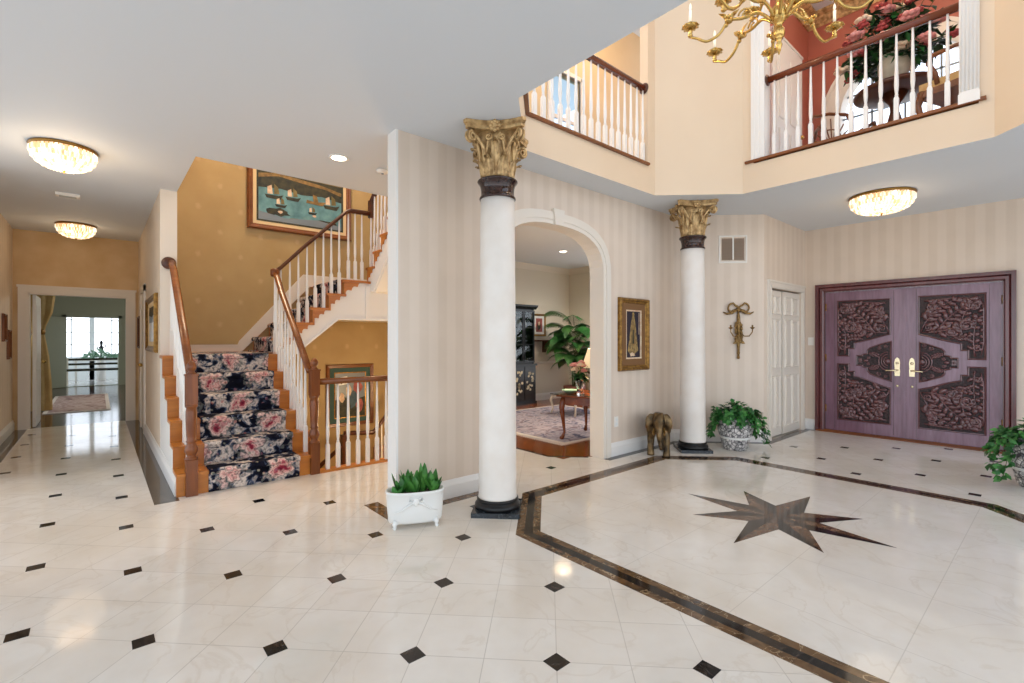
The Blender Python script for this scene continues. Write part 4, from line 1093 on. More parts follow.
for k in range(8):
    a = 2*PI*k/8
    for zb, L, r in ((3.64, .075, .046), (3.505, .05, .028)):
        lv.leaf((r*cos(a), r*sin(a), zb), (cos(a)*.35, sin(a)*.35, 1), (-cos(a), -sin(a), .3), L, .04, -.5, 0, 4)
lv.build('acanthus_leaves', 'brass', ch)
def arm(ang, R, zc, z0, drop, name='arm', up=False):
    ux, uy = cos(ang), sin(ang); P = []
    key = [(.05, z0), (.14, z0+.075), (.24, z0+.06), (R*.55, zc-.02), (R*.66, zc-drop*.75), (R*.80, zc-drop), (R*.92, zc-drop*.72), (R, zc-.075), (R, zc-.03)]
    K = [Vector((r*ux, r*uy, z)) for r, z in key]; n = 5
    for i in range(len(K)-1):                       # Catmull-Rom through the key points
        p0, p1, p2, p3 = K[max(i-1, 0)], K[i], K[i+1], K[min(i+2, len(K)-1)]
        for j in range(n):
            t = j/n
            P.append(.5*((2*p1)+(p2-p0)*t+(2*p0-5*p1+4*p2-p3)*t*t+(3*p1-p0-3*p2+p3)*t**3))
    P.append(K[-1])
    a = MB(); a.tube(P, [.0125-.003*i/len(P) for i in range(len(P))], 8)
    # scroll and leaf knot half way along
    q = K[3]; a.ell(q, .030, .030, .022, 10, 8)
    for s in (-1, 1):
        w = Vector((-uy, ux, 0)); a.ell(q+w*(.036*s)+Vector((0, 0, .012)), .016, .016, .016, 8, 6); a.ell(q+Vector((ux*.02, uy*.02, .03*s)), .018, .018, .016, 8, 6)
        a.leaf(q, (ux*.5*s+w.x*.4, uy*.5*s+w.y*.4, .6), (w.x, w.y, .3), .09, .04, .5)
    sp_ = []
    for i in range(20):
        s = i/19; th = s*PI*2.6; rr = .05*(1-.75*s); sp_.append((ux*(R*.36+rr*cos(th)), uy*(R*.36+rr*cos(th)), z0+.085+rr*sin(th)))
    a.tube(sp_, .007, 6)
    c = (R*ux, R*uy, 0)
    a.lathe([(0, zc-.085), (.014, zc-.08), (.02, zc-.066), (.012, zc-.052), (.018, zc-.044), (.012, zc-.03), (.016, zc-.02), (0, zc-.02)], c, 12)
    ao = a.build(name, 'brass', ch)
    b = MB(); b.lathe([(0, zc-.022), (.02, zc-.022), (.045, zc-.012), (.062, zc+.004), (.058, zc+.006), (.03, zc-.004), (.014, zc), (.014, zc+.03), (.017, zc+.032), (.017, zc+.036), (0, zc+.036)], c, 18)
    for k in range(10):
        th = 2*PI*k/10; b.ell((c[0]+.058*cos(th), c[1]+.058*sin(th), zc+.001), .011, .011, .005, 6, 4)
    b.build('bobeche', 'brass', ao)
    MB().lathe([(0, zc+.036), (.0105, zc+.036), (.0105, zc+.13), (.004, zc+.135), (.011, zc+.15), (.008, zc+.172), (0, zc+.19)], c, 10).build('candle', 'candle', ao)
VA = math.atan2(-.653, .757)       # world angle of the picture's right
for k in range(8): arm(VA+PI/8+PI/4*k, .61, 3.745, 3.66, .14)
for k in range(8): arm(VA+PI/4*k, .40, 3.98, 3.90, .10, 'arm')

# ------------------------------------------------------------------ pictures
def framed(name, label, loc, rot, w, h, fw, frame_m, depth=.035, liners=(), canvas='art_pale', shapes=(), group=None):
    """outer size w x h; liners = [(width, material)] inside the frame"""
    t = thing(name, label, 'picture' if 'mirror' not in name else 'mirror', loc, rot, group)
    def loop(i): return [(-w/2+i, -.001, -h/2+i), (w/2-i, -.001, -h/2+i), (w/2-i, -.001, h/2-i), (-w/2+i, -.001, h/2-i)]
    MB().sweep([(0, 0), (0, depth*.6), (fw*.2, depth), (fw*.45, depth*.92), (fw*.6, depth*.62), (fw*.85, depth*.55), (fw, depth*.3), (fw, 0)], [tuple(p) for p in reversed(loop(0))], up=(0, -1, 0), closed=True).build('frame', frame_m, t)
    i = fw
    for lw, lm in liners:
        y = depth*.38
        b = MB(); A = loop(i-.004); B = loop(i+lw)
        for k in range(4):
            j = (k+1) % 4; b.add([(A[k][0], -y, A[k][2]), (A[j][0], -y, A[j][2]), (B[j][0], -y+.003, B[j][2]), (B[k][0], -y+.003, B[k][2])], [(0, 1, 2, 3)])
            b.add([(B[k][0], -y+.003, B[k][2]), (B[j][0], -y+.003, B[j][2]), (B[j][0], 0, B[j][2]), (B[k][0], 0, B[k][2])], [(0, 1, 2, 3)])
        b.build('liner', lm, t); i += lw
    cw, chh = w/2-i+.004, h/2-i+.004
    mats_ = [canvas]; b = MB(); b.box(-cw, -.006, -chh, cw, -.001, chh, 0)
    for n, (m, poly) in enumerate(shapes):
        if m not in mats_: mats_.append(m)
        b.prism([(max(-1, min(1, x))*cw, max(-1, min(1, z))*chh) for x, z in poly], -.0068-.0002*n, -.006, 'xz', mats_.index(m))
    b.build('canvas', mats_, t)
    return t
def blob(cx, cz, rx, rz, n=12, j=.18, seed=1):
    r = random.Random(seed); return [(cx+rx*cos(2*PI*k/n)*(1+r.uniform(-j, j)), cz+rz*sin(2*PI*k/n)*(1+r.uniform(-j, j))) for k in range(n)]
def junk(cx, cz, s):
    return [('art_dark', [(cx-.13*s, cz), (cx-.10*s, cz-.09*s), (cx+.10*s, cz-.10*s), (cx+.15*s, cz+.04*s), (cx+.08*s, cz)]), ('art_cream', [(cx-.09*s, cz+.02*s), (cx-.01*s, cz+.03*s), (cx-.03*s, cz+.26*s), (cx-.09*s, cz+.20*s)]), ('art_olive', [(cx+.01*s, cz+.03*s), (cx+.09*s, cz+.05*s), (cx+.07*s, cz+.22*s), (cx+.01*s, cz+.30*s)])]
shp = [('art_dark', [(-1, .25), (-.5, .32), (0, .22), (.5, .30), (1, .18), (1, 1), (-1, 1)]), ('art_ochre', [(-1, .62), (-.55, .80), (0, .70), (.6, .62), (1, .45), (1, .60), (.5, .76), (0, .84), (-.6, .92), (-1, .78)]), ('art_olive', [(-1, .92), (1, .85), (1, 1), (-1, 1)])]
shp += [('art_dark', blob(-.55, -.62, .25, .16, 14, .3, 3)), ('art_dark', blob(.55, -.80, .30, .12, 14, .3, 5)), ('art_olive', blob(-.1, -.86, .3, .08, 12, .3, 6)), ('art_grey', [(-1, -.66), (-.4, -.82), (.4, -.70), (1, -.84), (1, -1), (-1, -1)])]
for (x, z, s) in ((-.66, .02, 1.5), (-.22, .05, 1.3), (.72, -.02, 1.5), (-.5, -.32, 1.0), (.25, -.42, .8)): shp += junk(x, z, s)
shp += [('art_ochre', [(.10, -.05), (.50, -.08), (.60, .10), (.40, .05), (.36, .30), (.26, .33), (.28, .04), (.12, .08)]), ('art_cream', blob(-.5, -.6, .06, .06, 8, .3, 8)), ('art_cream', blob(.3, -.55, .05, .05, 8, .3, 9))]
framed('framed_picture', 'large harbour painting of boats on teal water in a wooden frame over the stairs', (2.22, 7.2, 3.30), 0, 1.42, .98, .075, 'frame_wood', .05, [(.045, 'mat_board'), (.02, 'art_dark')], 'art_teal', shp)
bp = [('art_pale', [(-.75, .45), (-.2, .5), (-.2, .85), (-.75, .8)]), ('art_dark', [(-.62, .5), (-.52, .5), (-.52, .8), (-.62, .8)]), ('art_rose', blob(.5, .35, .3, .35, 12, .2, 2)), ('art_cream', blob(-.1, .2, .2, .25, 12, .3, 4)), ('art_dark', [(-1, -.2), (-.3, -.1), (.2, -.25), (1, -.1), (1, -1), (-1, -1)]), ('art_blue', blob(.2, -.2, .32, .4, 12, .3, 7)), ('art_rose', blob(.62, -.45, .25, .3, 12, .3, 9)), ('art_cream', blob(-.55, -.1, .18, .2, 10, .3, 1))]
framed('framed_picture', 'colourful framed scene hanging low in the stairwell behind the white balusters', (2.93, 7.2, .46), 0, .74, .94, .055, 'frame_wood', .035, [(.07, 'mat_green'), (.012, 'gold_frame')], 'art_grey', bp)
rb = [('art_robe', [(-.10, .80), (.14, .80), (.34, .45), (.50, -.1), (.72, -.70), (.3, -.82), (-.4, -.85), (-.74, -.70), (-.48, -.1), (-.30, .45)]), ('art_ochre', [(-.10, .45), (.18, .45), (.34, -.2), (.2, -.5), (-.3, -.4), (-.26, -.05)]), ('art_dark', [(-.05, .2), (.1, .2), (.16, -.4), (-.1, -.4)]), ('art_robe', blob(.02, .86, .16, .09, 12, .1, 2)), ('art_cream', blob(-.1, -.86, .4, .08, 12, .4, 4)), ('art_cream', [(.80, .95), (.86, .95), (.86, .0), (.80, .0)])]
framed('framed_picture', 'gilt framed panel of a robed figure on black, hanging right of the archway', (4.735, 3.33, 1.365), 0, .575, .84, .065, 'gold_frame', .05, [(.075, 'mat_brown'), (.012, 'art_cream')], 'art_night', rb)
framed('framed_picture', 'small framed print on the cream wall beside the black cabinet', (7.19, 7.45, 1.62), 0, .38, .48, .045, 'gold_frame', .03, [(.05, 'art_pale')], 'art_rose', [('art_dark', blob(0, -.1, .5, .6, 12, .2, 3)), ('art_cream', blob(0, .2, .25, .3, 10, .2, 5))])
framed('framed_picture', 'gilt framed picture, pale reflection painted in, on the hallway side wall next to the stairs', (.5, 7.15, 1.49), -PI/2, 1.25, .66, .07, 'gold_frame', .04, [(.05, 'mat_board')], 'art_pale', [('art_grey', [(-1, .1), (1, .1), (1, 1), (-1, 1)]), ('art_dark', [(-1, .55), (-.2, .4), (1, .7), (1, 1), (-1, 1)])])  # grey and white canvas shapes paint what the glass reflects
framed('framed_picture', 'small dark framed picture on the right hallway wall by the doorway', (.5, 9.45, 1.42), -PI/2, .40, .50, .04, 'rail_dark', .03, [], 'art_dark', [('art_olive', blob(0, 0, .5, .5, 12, .2, 3))])
framed('framed_picture', 'upper one of two small wooden pictures on the left hallway wall', (-.93, 9.0, 1.46), PI/2, .26, .36, .03, 'frame_wood', .03, [], 'art_ochre', [('art_dark', blob(0, 0, .5, .6, 12, .2, 3))], 'small hallway pictures')
framed('framed_picture', 'lower one of two small wooden pictures on the left hallway wall', (-.93, 9.42, 1.24), PI/2, .24, .40, .03, 'frame_wood', .03, [], 'art_ochre', [('art_dark', blob(0, 0, .5, .6, 12, .2, 4))], 'small hallway pictures')
dc = MB().prism([(8.41, 9.0), (8.49, 9.0), (8.49, 9.4), (8.41, 9.4)], .3, .6); 
# closet front: small door casing in the hall
hc = MB()
for y in (8.32, 9.02): hc.box(.475, y, 0, .5, y+.10, 2.06)
hc.box(.475, 8.32, 1.98, .5, 9.12, 2.08); hc.box(.49, 8.42, .01, .5, 9.02, 1.98)
d5 = struct(hc.build('door_5', 'paint_trim'), 'narrow door on the right side of the hallway', 'door')
MB().ell((.45, 8.50, .95), .026, .026, .026).build('door_knob', 'brass', d5)

# ------------------------------------------------------------------ wall fittings
s2 = 2**.5
def cham(s): return (5.62+s/s2, 3.33-s/s2)          # point along the angled wall
def schm(x): return (x-5.62)*s2
x, y = cham(schm(6.147)); 
t = thing('return_air_vent', 'beige louvred air vent high on the angled wall', 'vent', (x, y, 2.46), -PI/4)
b = MB(); b.sweep([(0, 0), (.022, 0), (.018, .012), (.004, .012)], [(.155, 0, -.155), (-.155, 0, -.155), (-.155, 0, .155), (.155, 0, .155)][::-1], up=(0, -1, 0), closed=True); b.box(-.008, -.012, -.135, .008, 0, .17); b.build('frame', 'plastic_white', t)
b = MB()
for k in range(13):
    z = -.133+.021*k; b.add([(-.135, -.010, z), (.135, -.010, z), (.135, -.001, z+.017), (-.135, -.001, z+.017)], [(0, 1, 2, 3)])
b.box(-.14, -.002, -.14, .14, -.0005, .14)
b.build('louvres', 'vent_slats', t)
x, y = cham(schm(6.19))
t = thing('gilt_wall_sconce', 'gilded bow topped wall sconce with two candle arms on the angled wall', 'sconce', (x, y, 1.42), -PI/4); t.scale = (.8, .85, .95)
b = MB()
for sg in (-1, 1):
    lp = []
    for i in range(17):
        a = PI*2*i/16; lp.append((sg*(.085+.075*cos(a)), -.03-.01*sin(a), .305+.05*sin(a)*(1.2 if cos(a) > 0 else .7)))
    b.tube(lp, .014, 6, closed=True)
    b.tube([(sg*.02, -.03, .28), (sg*.10, -.035, .235), (sg*.18, -.03, .225), (sg*.235, -.02, .25)], [.018, .016, .014, .006], 6)
b.ell((0, -.035, .28), .035, .025, .03, 10, 8)
b.build('bow', 'antique_gold', t)
b = MB(); b.tube([(0, -.02, .27), (0, -.028, .18), (0, -.03, .05), (0, -.028, -.1), (0, -.025, -.22), (0, -.02, -.38)], [.012, .024, .032, .030, .022, .016], 10)
r = random.Random(4)
for k in range(46):
    z = r.uniform(-.16, .10); a = r.uniform(0, 2*PI); b.ell((.045*cos(a), -.035-.02*r.random(), z), .020, .014, .024, 6, 5)
for z in (-.20, -.30, -.36): b.ell((0, -.025, z), .026, .02, .02, 8, 6)
for sg in (-1, 1): b.leaf((0, -.04, -.13), (sg*.8, -.3, -.4), (0, -1, 0), .10, .05, .3)
b.build('drop', 'antique_gold', t)
for sg in (-1, 1):
    b = MB(); b.tube([(sg*.02, -.05, -.03), (sg*.06, -.10, -.075), (sg*.12, -.13, -.075), (sg*.165, -.14, -.02), (sg*.165, -.14, .02)], .008, 8)
    b.lathe([(0, .02), (.014, .02), (.034, .035), (.036, .04), (.012, .044), (.012, .07), (0, .07)], (sg*.165, -.14, 0), 14)
    b.build('candle_arm', 'antique_gold', t)
t = thing('light_switch', 'white switch plate on the wall between closet and front doors', 'switch', (7.88, 2.455, 1.28), -PI/2)
MB().box(-.036, -.006, -.058, .036, 0, .058).build('plate', 'plastic_white', t)
MB().box(-.009, -.012, -.016, .009, -.006, .016).build('toggle', 'plastic_white', t)
t = thing('wall_outlet', 'white outlet plate low on the striped wall right of the archway', 'outlet', (4.42, 3.33, .38), 0)
MB().box(-.036, -.006, -.058, .036, 0, .058).build('plate', 'plastic_white', t)
MB().box(-.014, -.009, .008, .014, -.006, .038).box(-.014, -.009, -.038, .014, -.006, -.008).build('sockets', 'art_pale', t)

# ------------------------------------------------------------------ planters and plants
t = thing('succulent_planter', 'oval white footed planter of green succulents at the end of the striped wall', 'planter', (1.70, 3.02, 0), math.radians(-26))
def oval(a, b, n=40, e=2.6): return [(a*math.copysign(abs(cos(2*PI*k/n))**(2/e), cos(2*PI*k/n)), b*math.copysign(abs(sin(2*PI*k/n))**(2/e), sin(2*PI*k/n))) for k in range(n)]
b = MB(); v = []; f = []
prof = [(.176, .080, .030), (.186, .090, .045), (.194, .097, .14), (.199, .101, .232), (.203, .105, .236), (.203, .105, .25), (.190, .093, .25), (.185, .088, .215)]
n = 40
for a, c, z in prof: v += [(x, y, z) for x, y in oval(a, c, n)]
for j in range(len(prof)-1):
    for k in range(n): f.append((j*n+k, j*n+(k+1) % n, (j+1)*n+(k+1) % n, (j+1)*n+k))
f.append(tuple(range(n))[::-1]); b.add(v, f, 0, True); b.build('bowl', 'ceramic_white', t)
MB().prism(oval(.188, .091, n), .20, .222).build('soil', 'soil', t)
for sx in (-1, 1):
    for sy in (-1, 1):
        MB().tube([(sx*.13, sy*.066, .05), (sx*.145, sy*.072, .030), (sx*.14, sy*.072, .012), (sx*.15, sy*.076, .0)], [.026, .016, .011, .015], 8).build('foot', 'ceramic_white', t)
b = MB(); b.ell((0, -.103, .185), .022, .014, .03, 10, 8)
for sg in (-1, 1):
    b.tube([(0, -.10, .19), (sg*.05, -.103, .165), (sg*.10, -.100, .13), (sg*.15, -.088, .115)], [.010, .008, .006, .003], 6)
    b.tube([(sg*.01, -.106, .20), (sg*.035, -.106, .215), (sg*.045, -.104, .195), (sg*.01, -.106, .185)], .006, 6)
b.build('bow_relief', 'ceramic_white', t)
r = random.Random(11)
for q, (px, py, hh) in enumerate(((-.10, .0, .17), (-.045, .02, .19), (.0, -.02, .17), (.055, .02, .22), (.12, .0, .17), (-.13, -.03, .09), (.13, -.02, .12))):
    b = MB()
    for k in range(9):
        a = r.uniform(0, 2*PI); tl = r.uniform(.15, .85); b.leaf((px+.012*cos(a), py+.012*sin(a), .215), (cos(a)*tl, sin(a)*tl*.7, 1), (-cos(a), -sin(a), .2), hh*r.uniform(.6, .95), .054, -.16, 0, 5)
    b.build('succulent', 'leaf_succulent' if q != 5 else 'leaf_light', t)
def ivy(name, label, loc, pot_h, pot_r, cone, seed, spread, n, trail):
    t = thing(name, label, 'potted plant', loc, 0, 'ivy pots flanking the front doors')
    b = MB().lathe([(0, .0), (pot_r*.62, 0), (pot_r*.66, .012), (pot_r*.70, .03), (pot_r*.84, pot_h*.40), (pot_r*.98, pot_h*.62), (pot_r*1.0, pot_h*.8), (pot_r*.92, pot_h*.95), (pot_r*.97, pot_h), (pot_r*.88, pot_h), (pot_r*.84, pot_h*.9), (0, pot_h*.88)], n=40)
    b.build('pot', 'pot_carved', t)
    MB().lathe([(pot_r*.70, pot_h*.36), (pot_r*.83, pot_h*.36), (pot_r*.86, pot_h*.40), (pot_r*.86, pot_h*.44), (pot_r*.80, pot_h*.45)], n=40).build('pot_band', 'ceramic_white', t)
    r = random.Random(seed); b = MB(); b2 = MB()
    for k in range(n):
        a = r.uniform(0, 2*PI); q = r.random()**.6; R = spread*.62*q; z = pot_h*.92+.20*(1-q*q)*r.uniform(.3, 1)+.03
        (b if r.random() < .6 else b2).leaf((R*cos(a), R*sin(a), z), (cos(a)*r.uniform(.3, 1), sin(a)*r.uniform(.3, 1), r.uniform(-.5, .7)), (cos(a)*.3, sin(a)*.3, 1), r.uniform(.045, .075), r.uniform(.04, .06), .3, 0, 2)
    sm = MB()
    for (aa, L, out_) in trail:
        P = []
        for i in range(12):
            s = i/11; P.append(Vector((cos(aa)*(pot_r*.7+out_*s**.6), sin(aa)*(pot_r*.7+out_*s**.6), pot_h*1.02+.10*sin(min(1, s*2.4)*PI/2*1.2)-L*max(0, s-.2)**1.15)))
        sm.tube(P, .003, 5)
        for i in range(1, 12):
            for q in range(5):
                d = (cos(aa)*r.uniform(.2, 1)+r.uniform(-.7, .7), sin(aa)*r.uniform(.2, 1)+r.uniform(-.7, .7), r.uniform(-.8, .3))
                p = P[i]+Vector((r.uniform(-.03, .03), r.uniform(-.03, .03), r.uniform(-.025, .025)))
                if p.z < .045: continue
                (b if r.random() < .55 else b2).leaf(p, d, (cos(aa), sin(aa), .6), r.uniform(.04, .07), r.uniform(.035, .055), .3, 0, 2)
    b.build('foliage', 'leaf_green', t); b2.build('foliage', 'leaf_light', t); sm.build('stems', 'stem', t)
T = lambda *d: [(math.radians(a), L, o) for a, L, o in d]
ivy('potted_ivy', 'carved white pot of trailing ivy under the gilt sconce', (5.76, 2.60, 0), .37, .20, 0, 21, .34, 300,
    T((-45, .50, .20), (-60, .40, .18), (-20, .42, .20), (135, .40, .14), (150, .34, .16), (110, .30, .12), (-140, .16, .10), (-100, .22, .12), (190, .14, .10), (-75, .30, .18)))
ivy('potted_ivy', 'carved white pot of ivy cut off by the picture edge right of the front doors', (6.28, .17, 0), .40, .20, 0, 33, .34, 260,
    T((130, .42, .22), (150, .50, .26), (110, .30, .18), (90, .26, .14), (220, .60, .10), (235, .7, .12), (180, .16, .12), (0, .3, .16), (-60, .4, .18)))

# bronze elephant
t = thing('elephant_statue', 'dark bronze elephant statue standing by the second column', 'statue', (4.80, 3.03, 0), math.radians(-146))
b = MB()                                            # local +x is where it faces
b.ell((-.14, 0, .335), .19, .105, .13, 20, 14); b.ell((-.02, 0, .35), .12, .10, .12, 16, 12); b.ell((-.25, 0, .31), .08, .09, .12, 16, 12)
b.ell((.12, 0, .395), .08, .068, .095, 16, 12); b.ell((.115, .026, .462), .042, .036, .036, 12, 8); b.ell((.115, -.026, .462), .042, .036, .036, 12, 8)
b.tube([(.16, 0, .375), (.20, 0, .32), (.214, .004, .25), (.212, .012, .185), (.222, .018, .14), (.25, .02, .115)], [.052, .042, .033, .026, .021, .018], 12)
for sx in (.03, -.24):
    for sy in (-1, 1):
        x0 = sx+(.04 if sy*sx > 0 else -.025)
        b.tube([(sx, sy*.070, .32), (x0, sy*.082, .19), (x0+.012, sy*.084, .09), (x0+.006, sy*.084, .0)], [.058, .042, .034, .042], 12)
        b.ell((x0+.022, sy*.084, .016), .032, .038, .016, 10, 6)
b.tube([(-.32, 0, .34), (-.345, 0, .28), (-.35, 0, .18)], [.018, .011, .009], 8)
for sg in (-1, 1):
    R_ = Matrix.Rotation(sg*-.30, 3, 'Z') @ Matrix.Rotation(sg*.18, 3, 'X')
    b.ell((.085, sg*.088, .385), .020, .060, .098, 16, 14, R=R_); b.ell((.08, sg*.098, .315), .018, .036, .06, 12, 10, R=R_)
eo = b.build('body', 'dark_bronze', t)
md = eo.modifiers.new('remesh', 'REMESH'); md.mode = 'VOXEL'; md.voxel_size = .0065; md.use_smooth_shade = True
sm_ = eo.modifiers.new('smooth', 'SMOOTH'); sm_.iterations = 3; sm_.factor = .5
for sg in (-1, 1): MB().tube([(.165, sg*.045, .33), (.205, sg*.06, .285), (.245, sg*.058, .272), (.28, sg*.05, .287)], [.013, .012, .009, .003], 8).build('tusk', 'gold_frame', t)
for sg in (-1, 1): MB().ell((.178, sg*.048, .415), .010, .008, .010, 8, 6).build('eye', 'black', t)

# ------------------------------------------------------------------ room beyond the arch
rg = thing('area_rug', 'grey violet oriental rug on the oak floor beyond the arch', 'rug', (5.66, 5.35, .002))
MB().box(-1.30, -1.29, 0, 1.30, 1.29, .010).build('border', 'rug_border', rg)
MB().box(-1.22, -1.21, .008, 1.22, 1.21, .0125).build('field', 'rug_grey', rg)
fr = MB()
for k in range(60):
    y = -1.27+.043*k; fr.box(-1.35, y-.012, 0, -1.29, y+.012, .006); fr.box(1.29, y-.012, 0, 1.35, y+.012, .006)
fr.build('fringe', 'rug_border', rg)
ZR = .0145
tb = thing('mahogany_table', 'mahogany table with curved legs standing on the rug beyond the arch', 'table', (4.985, 4.05, ZR), math.radians(15.5))
TW, TD, TH = .385, .375, .575
b = MB(); b.sweep([(-TD*0, 0), (.02, 0), (.028, .010), (.02, .022), (0, .022)], [(-TW, -TD, TH-.022), (TW, -TD, TH-.022), (TW, TD, TH-.022), (-TW, TD, TH-.022)], closed=True); b.box(-TW, -TD, TH-.022, TW, TD, TH); b.build('tabletop', 'mahogany', tb)
MB().box(-TW+.03, -TD+.03, TH-.12, TW-.03, TD-.03, TH-.022).build('apron', 'mahogany', tb)
for sx in (-1, 1):
    for sy in (-1, 1):
        x, y = sx*(TW-.05), sy*(TD-.05)
        MB().tube([(x, y, TH-.03), (x+sx*.012, y+sy*.012, TH-.10), (x+sx*.024, y+sy*.02, TH-.17), (x+sx*.006, y+sy*.004, .22), (x-sx*.004, y-sy*.004, .09), (x+sx*.014, y+sy*.012, .035), (x+sx*.026, y+sy*.02, .012)], [.034, .040, .036, .022, .016, .024, .026], 10).shift((0, 0, 0)).ell((x+sx*.026, y+sy*.02, .022), .030, .030, .022, 10, 8).build('leg', 'mahogany', tb)
vz = ZR+TH
va = thing('glass_vase', 'glass vase of pink flowers on the mahogany table', 'vase', (4.74, 4.14, vz))
MB().lathe([(0, 0), (.05, 0), (.055, .01), (.04, .03), (.045, .08), (.07, .17), (.075, .22), (.068, .22), (.062, .17), (.038, .08), (.03, .04), (0, .03)], n=24).build('vase_body', 'glass', va)
r = random.Random(5); st_ = MB(); lf_ = MB()
for k in range(26):
    a = r.uniform(0, 2*PI); R = r.uniform(.02, .125); z = r.uniform(.27, .42)
    st_.tube([(0, 0, .05), (R*.3*cos(a), R*.3*sin(a), .2), (R*cos(a), R*sin(a), z)], .003, 5)
    for q in range(5): lf_.leaf((R*.7*cos(a), R*.7*sin(a), z*.72+r.uniform(-.05, .05)), (cos(a)+r.uniform(-1, 1), sin(a)+r.uniform(-1, 1), r.uniform(-.4, .8)), (0, 0, 1), r.uniform(.06, .11), .04, .4, 0, 2)
    if k % 2 == 0:
        fb = MB(); fb.ell((R*cos(a), R*sin(a), z+.01), .036, .036, .026, 8, 6)
        for q in range(6):
            th = 2*PI*q/6; fb.ell((R*cos(a)+.03*cos(th), R*sin(a)+.03*sin(th), z), .022, .022, .016, 6, 5)
        fb.build('flower', 'flower_pink' if k % 4 else 'flower_cream', va)
st_.build('stems', 'stem', va); lf_.build('foliage', 'leaf_green', va)
bw = thing('green_glass_dish', 'low green glass dish beside the vase on the mahogany table', 'dish', (4.76, 4.33, vz))
MB().lathe([(0, .0), (.05, 0), (.10, .035), (.115, .05), (.108, .05), (.05, .012), (0, .01)], n=24).build('bowl', 'leaf_pale', bw)
lp = thing('table_lamp', 'table lamp with a cream pleated shade on the mahogany table', 'lamp', (5.08, 4.18, vz))
MB().lathe([(0, 0), (.075, 0), (.08, .02), (.03, .04), (.02, .06), (.05, .12), (.065, .18), (.04, .25), (.016, .28), (.014, .38), (0, .38)], n=24).build('base', 'gold_frame', lp)
b = MB()
n = 48
for k in range(n):
    a0, a1 = 2*PI*k/n, 2*PI*(k+1)/n; q = 1.0 if k % 2 else .97; q1 = .97 if k % 2 else 1.0
    b.add([(.175*q*cos(a0), .175*q*sin(a0), .34), (.175*q1*cos(a1), .175*q1*sin(a1), .34), (.09*q1*cos(a1), .09*q1*sin(a1), .60), (.09*q*cos(a0), .09*q*sin(a0), .60)], [(0, 1, 2, 3)])
b.build('lamp_shade', 'shade_cloth', lp)
cb = thing('china_cabinet', 'tall black lacquer china cabinet with glass doors and gilt painted panels', 'cabinet', (6.16, 7.24, .002))
W_ = .61
b = MB().box(-W_, -.13, .05, W_, .19, .80); b.box(-W_-.015, -.15, .0, W_+.015, .19, .06); b.box(-W_-.02, -.155, .78, W_+.02, .19, .82)
b.build('lower_body', 'lacquer', cb)
b = MB().box(-W_+.02, .16, .82, W_-.02, .19, 1.92); b.box(-W_+.02, -.10, .82, -W_+.05, .16, 1.92); b.box(W_-.05, -.10, .82, W_-.02, .16, 1.92)
for z in (.82, 1.18, 1.52, 1.90): b.box(-W_+.05, -.08, z, W_-.05, .16, z+.02)
b.build('upper_body', 'lacquer', cb)
MB().sweep([(0, 0), (.02, 0), (.035, .03), (.05, .05), (.055, .085), (0, .085)], [(-W_+.01, .19, 1.92), (-W_+.01, -.11, 1.92), (W_-.01, -.11, 1.92), (W_-.01, .19, 1.92)], up=(0, 0, 1)).box(-W_+.01, -.11, 1.92, W_-.01, .19, 2.0).build('cornice', 'lacquer', cb)
for k in range(4):
    x0 = -W_+.02+k*(2*W_-.04)/4; x1 = x0+(2*W_-.04)/4
    d = MB(); d.box(x0+.005, -.125, .84, x0+.035, -.10, 1.90); d.box(x1-.035, -.125, .84, x1-.005, -.10, 1.90); d.box(x0+.035, -.125, .84, x1-.035, -.10, .88); d.box(x0+.035, -.125, 1.86, x1-.035, -.10, 1.90)
    for z in (1.20, 1.54): d.box(x0+.035, -.12, z, x1-.035, -.105, z+.015)
    do = d.build('glass_door', 'lacquer', cb)
    MB().box(x0+.035, -.114, .88, x1-.035, -.111, 1.86).build('pane', 'glass', do)
    l = MB().box(x0+.008, -.145, .10, x1-.008, -.13, .76); lo = l.build('lower_door', 'lacquer', cb)
    g = MB(); rr_ = random.Random(k)
    for q in range(16):
        zc = rr_.uniform(.18, .68); xc = (x0+x1)/2+rr_.uniform(-.08, .08); g.prism([(xc+.03*cos(2*PI*i/7)*rr_.uniform(.6, 1.2), zc+.03*sin(2*PI*i/7)*rr_.uniform(.6, 1.2)) for i in range(7)], -.1475, -.145, 'xz')
    g.build('gilt_painting', 'urn_stone', lo)
for k, (x, z, h_) in enumerate(((.18, 1.20, .16), (.44, 1.20, .12), (.30, 1.54, .2), (.46, 1.54, .13), (.2, .84, .22), (.45, .84, .15))):
    MBv = MB().lathe([(0, 0), (.03, 0), (.05, h_*.3), (.055, h_*.6), (.03, h_*.85), (.04, h_), (0, h_)], n=16)
    o = MBv.build('porcelain_jar', ['ceramic_white', 'art_blue', 'ceramic_white', 'art_cream', 'ceramic_white', 'art_blue'][k], None, (6.16+x, 7.30, z+.022))
    tag(o, ['short pale jar on the middle shelf of the black cabinet', 'short blue jar on the middle shelf of the black cabinet', 'tall white jar on the upper shelf of the black cabinet', 'small cream jar on the upper shelf of the black cabinet', 'tall white jar on the lowest shelf of the black cabinet', 'small blue jar on the lowest shelf of the black cabinet'][k], 'jar', 'jars in the black cabinet')
sh = thing('wall_bracket_shelf', 'small dark carved wall shelf below the framed print', 'shelf', (7.34, 7.45, 1.27))
MB().prism([(-.30, 0), (.30, 0), (.28, -.16), (.18, -.20), (-.18, -.20), (-.28, -.16)], 0, .03).build('shelf_board', 'rail_dark', sh)
MB().prism([(0, 0), (-.16, 0), (-.13, -.06), (-.06, -.10), (-.04, -.20), (0, -.24)], -.05, .05, 'yz').build('bracket', 'rail_dark', sh)
pm = thing('potted_palm', 'tall feathery palm in a clay pot in the corner beyond the arch', 'potted plant', (7.40, 6.62, .004))
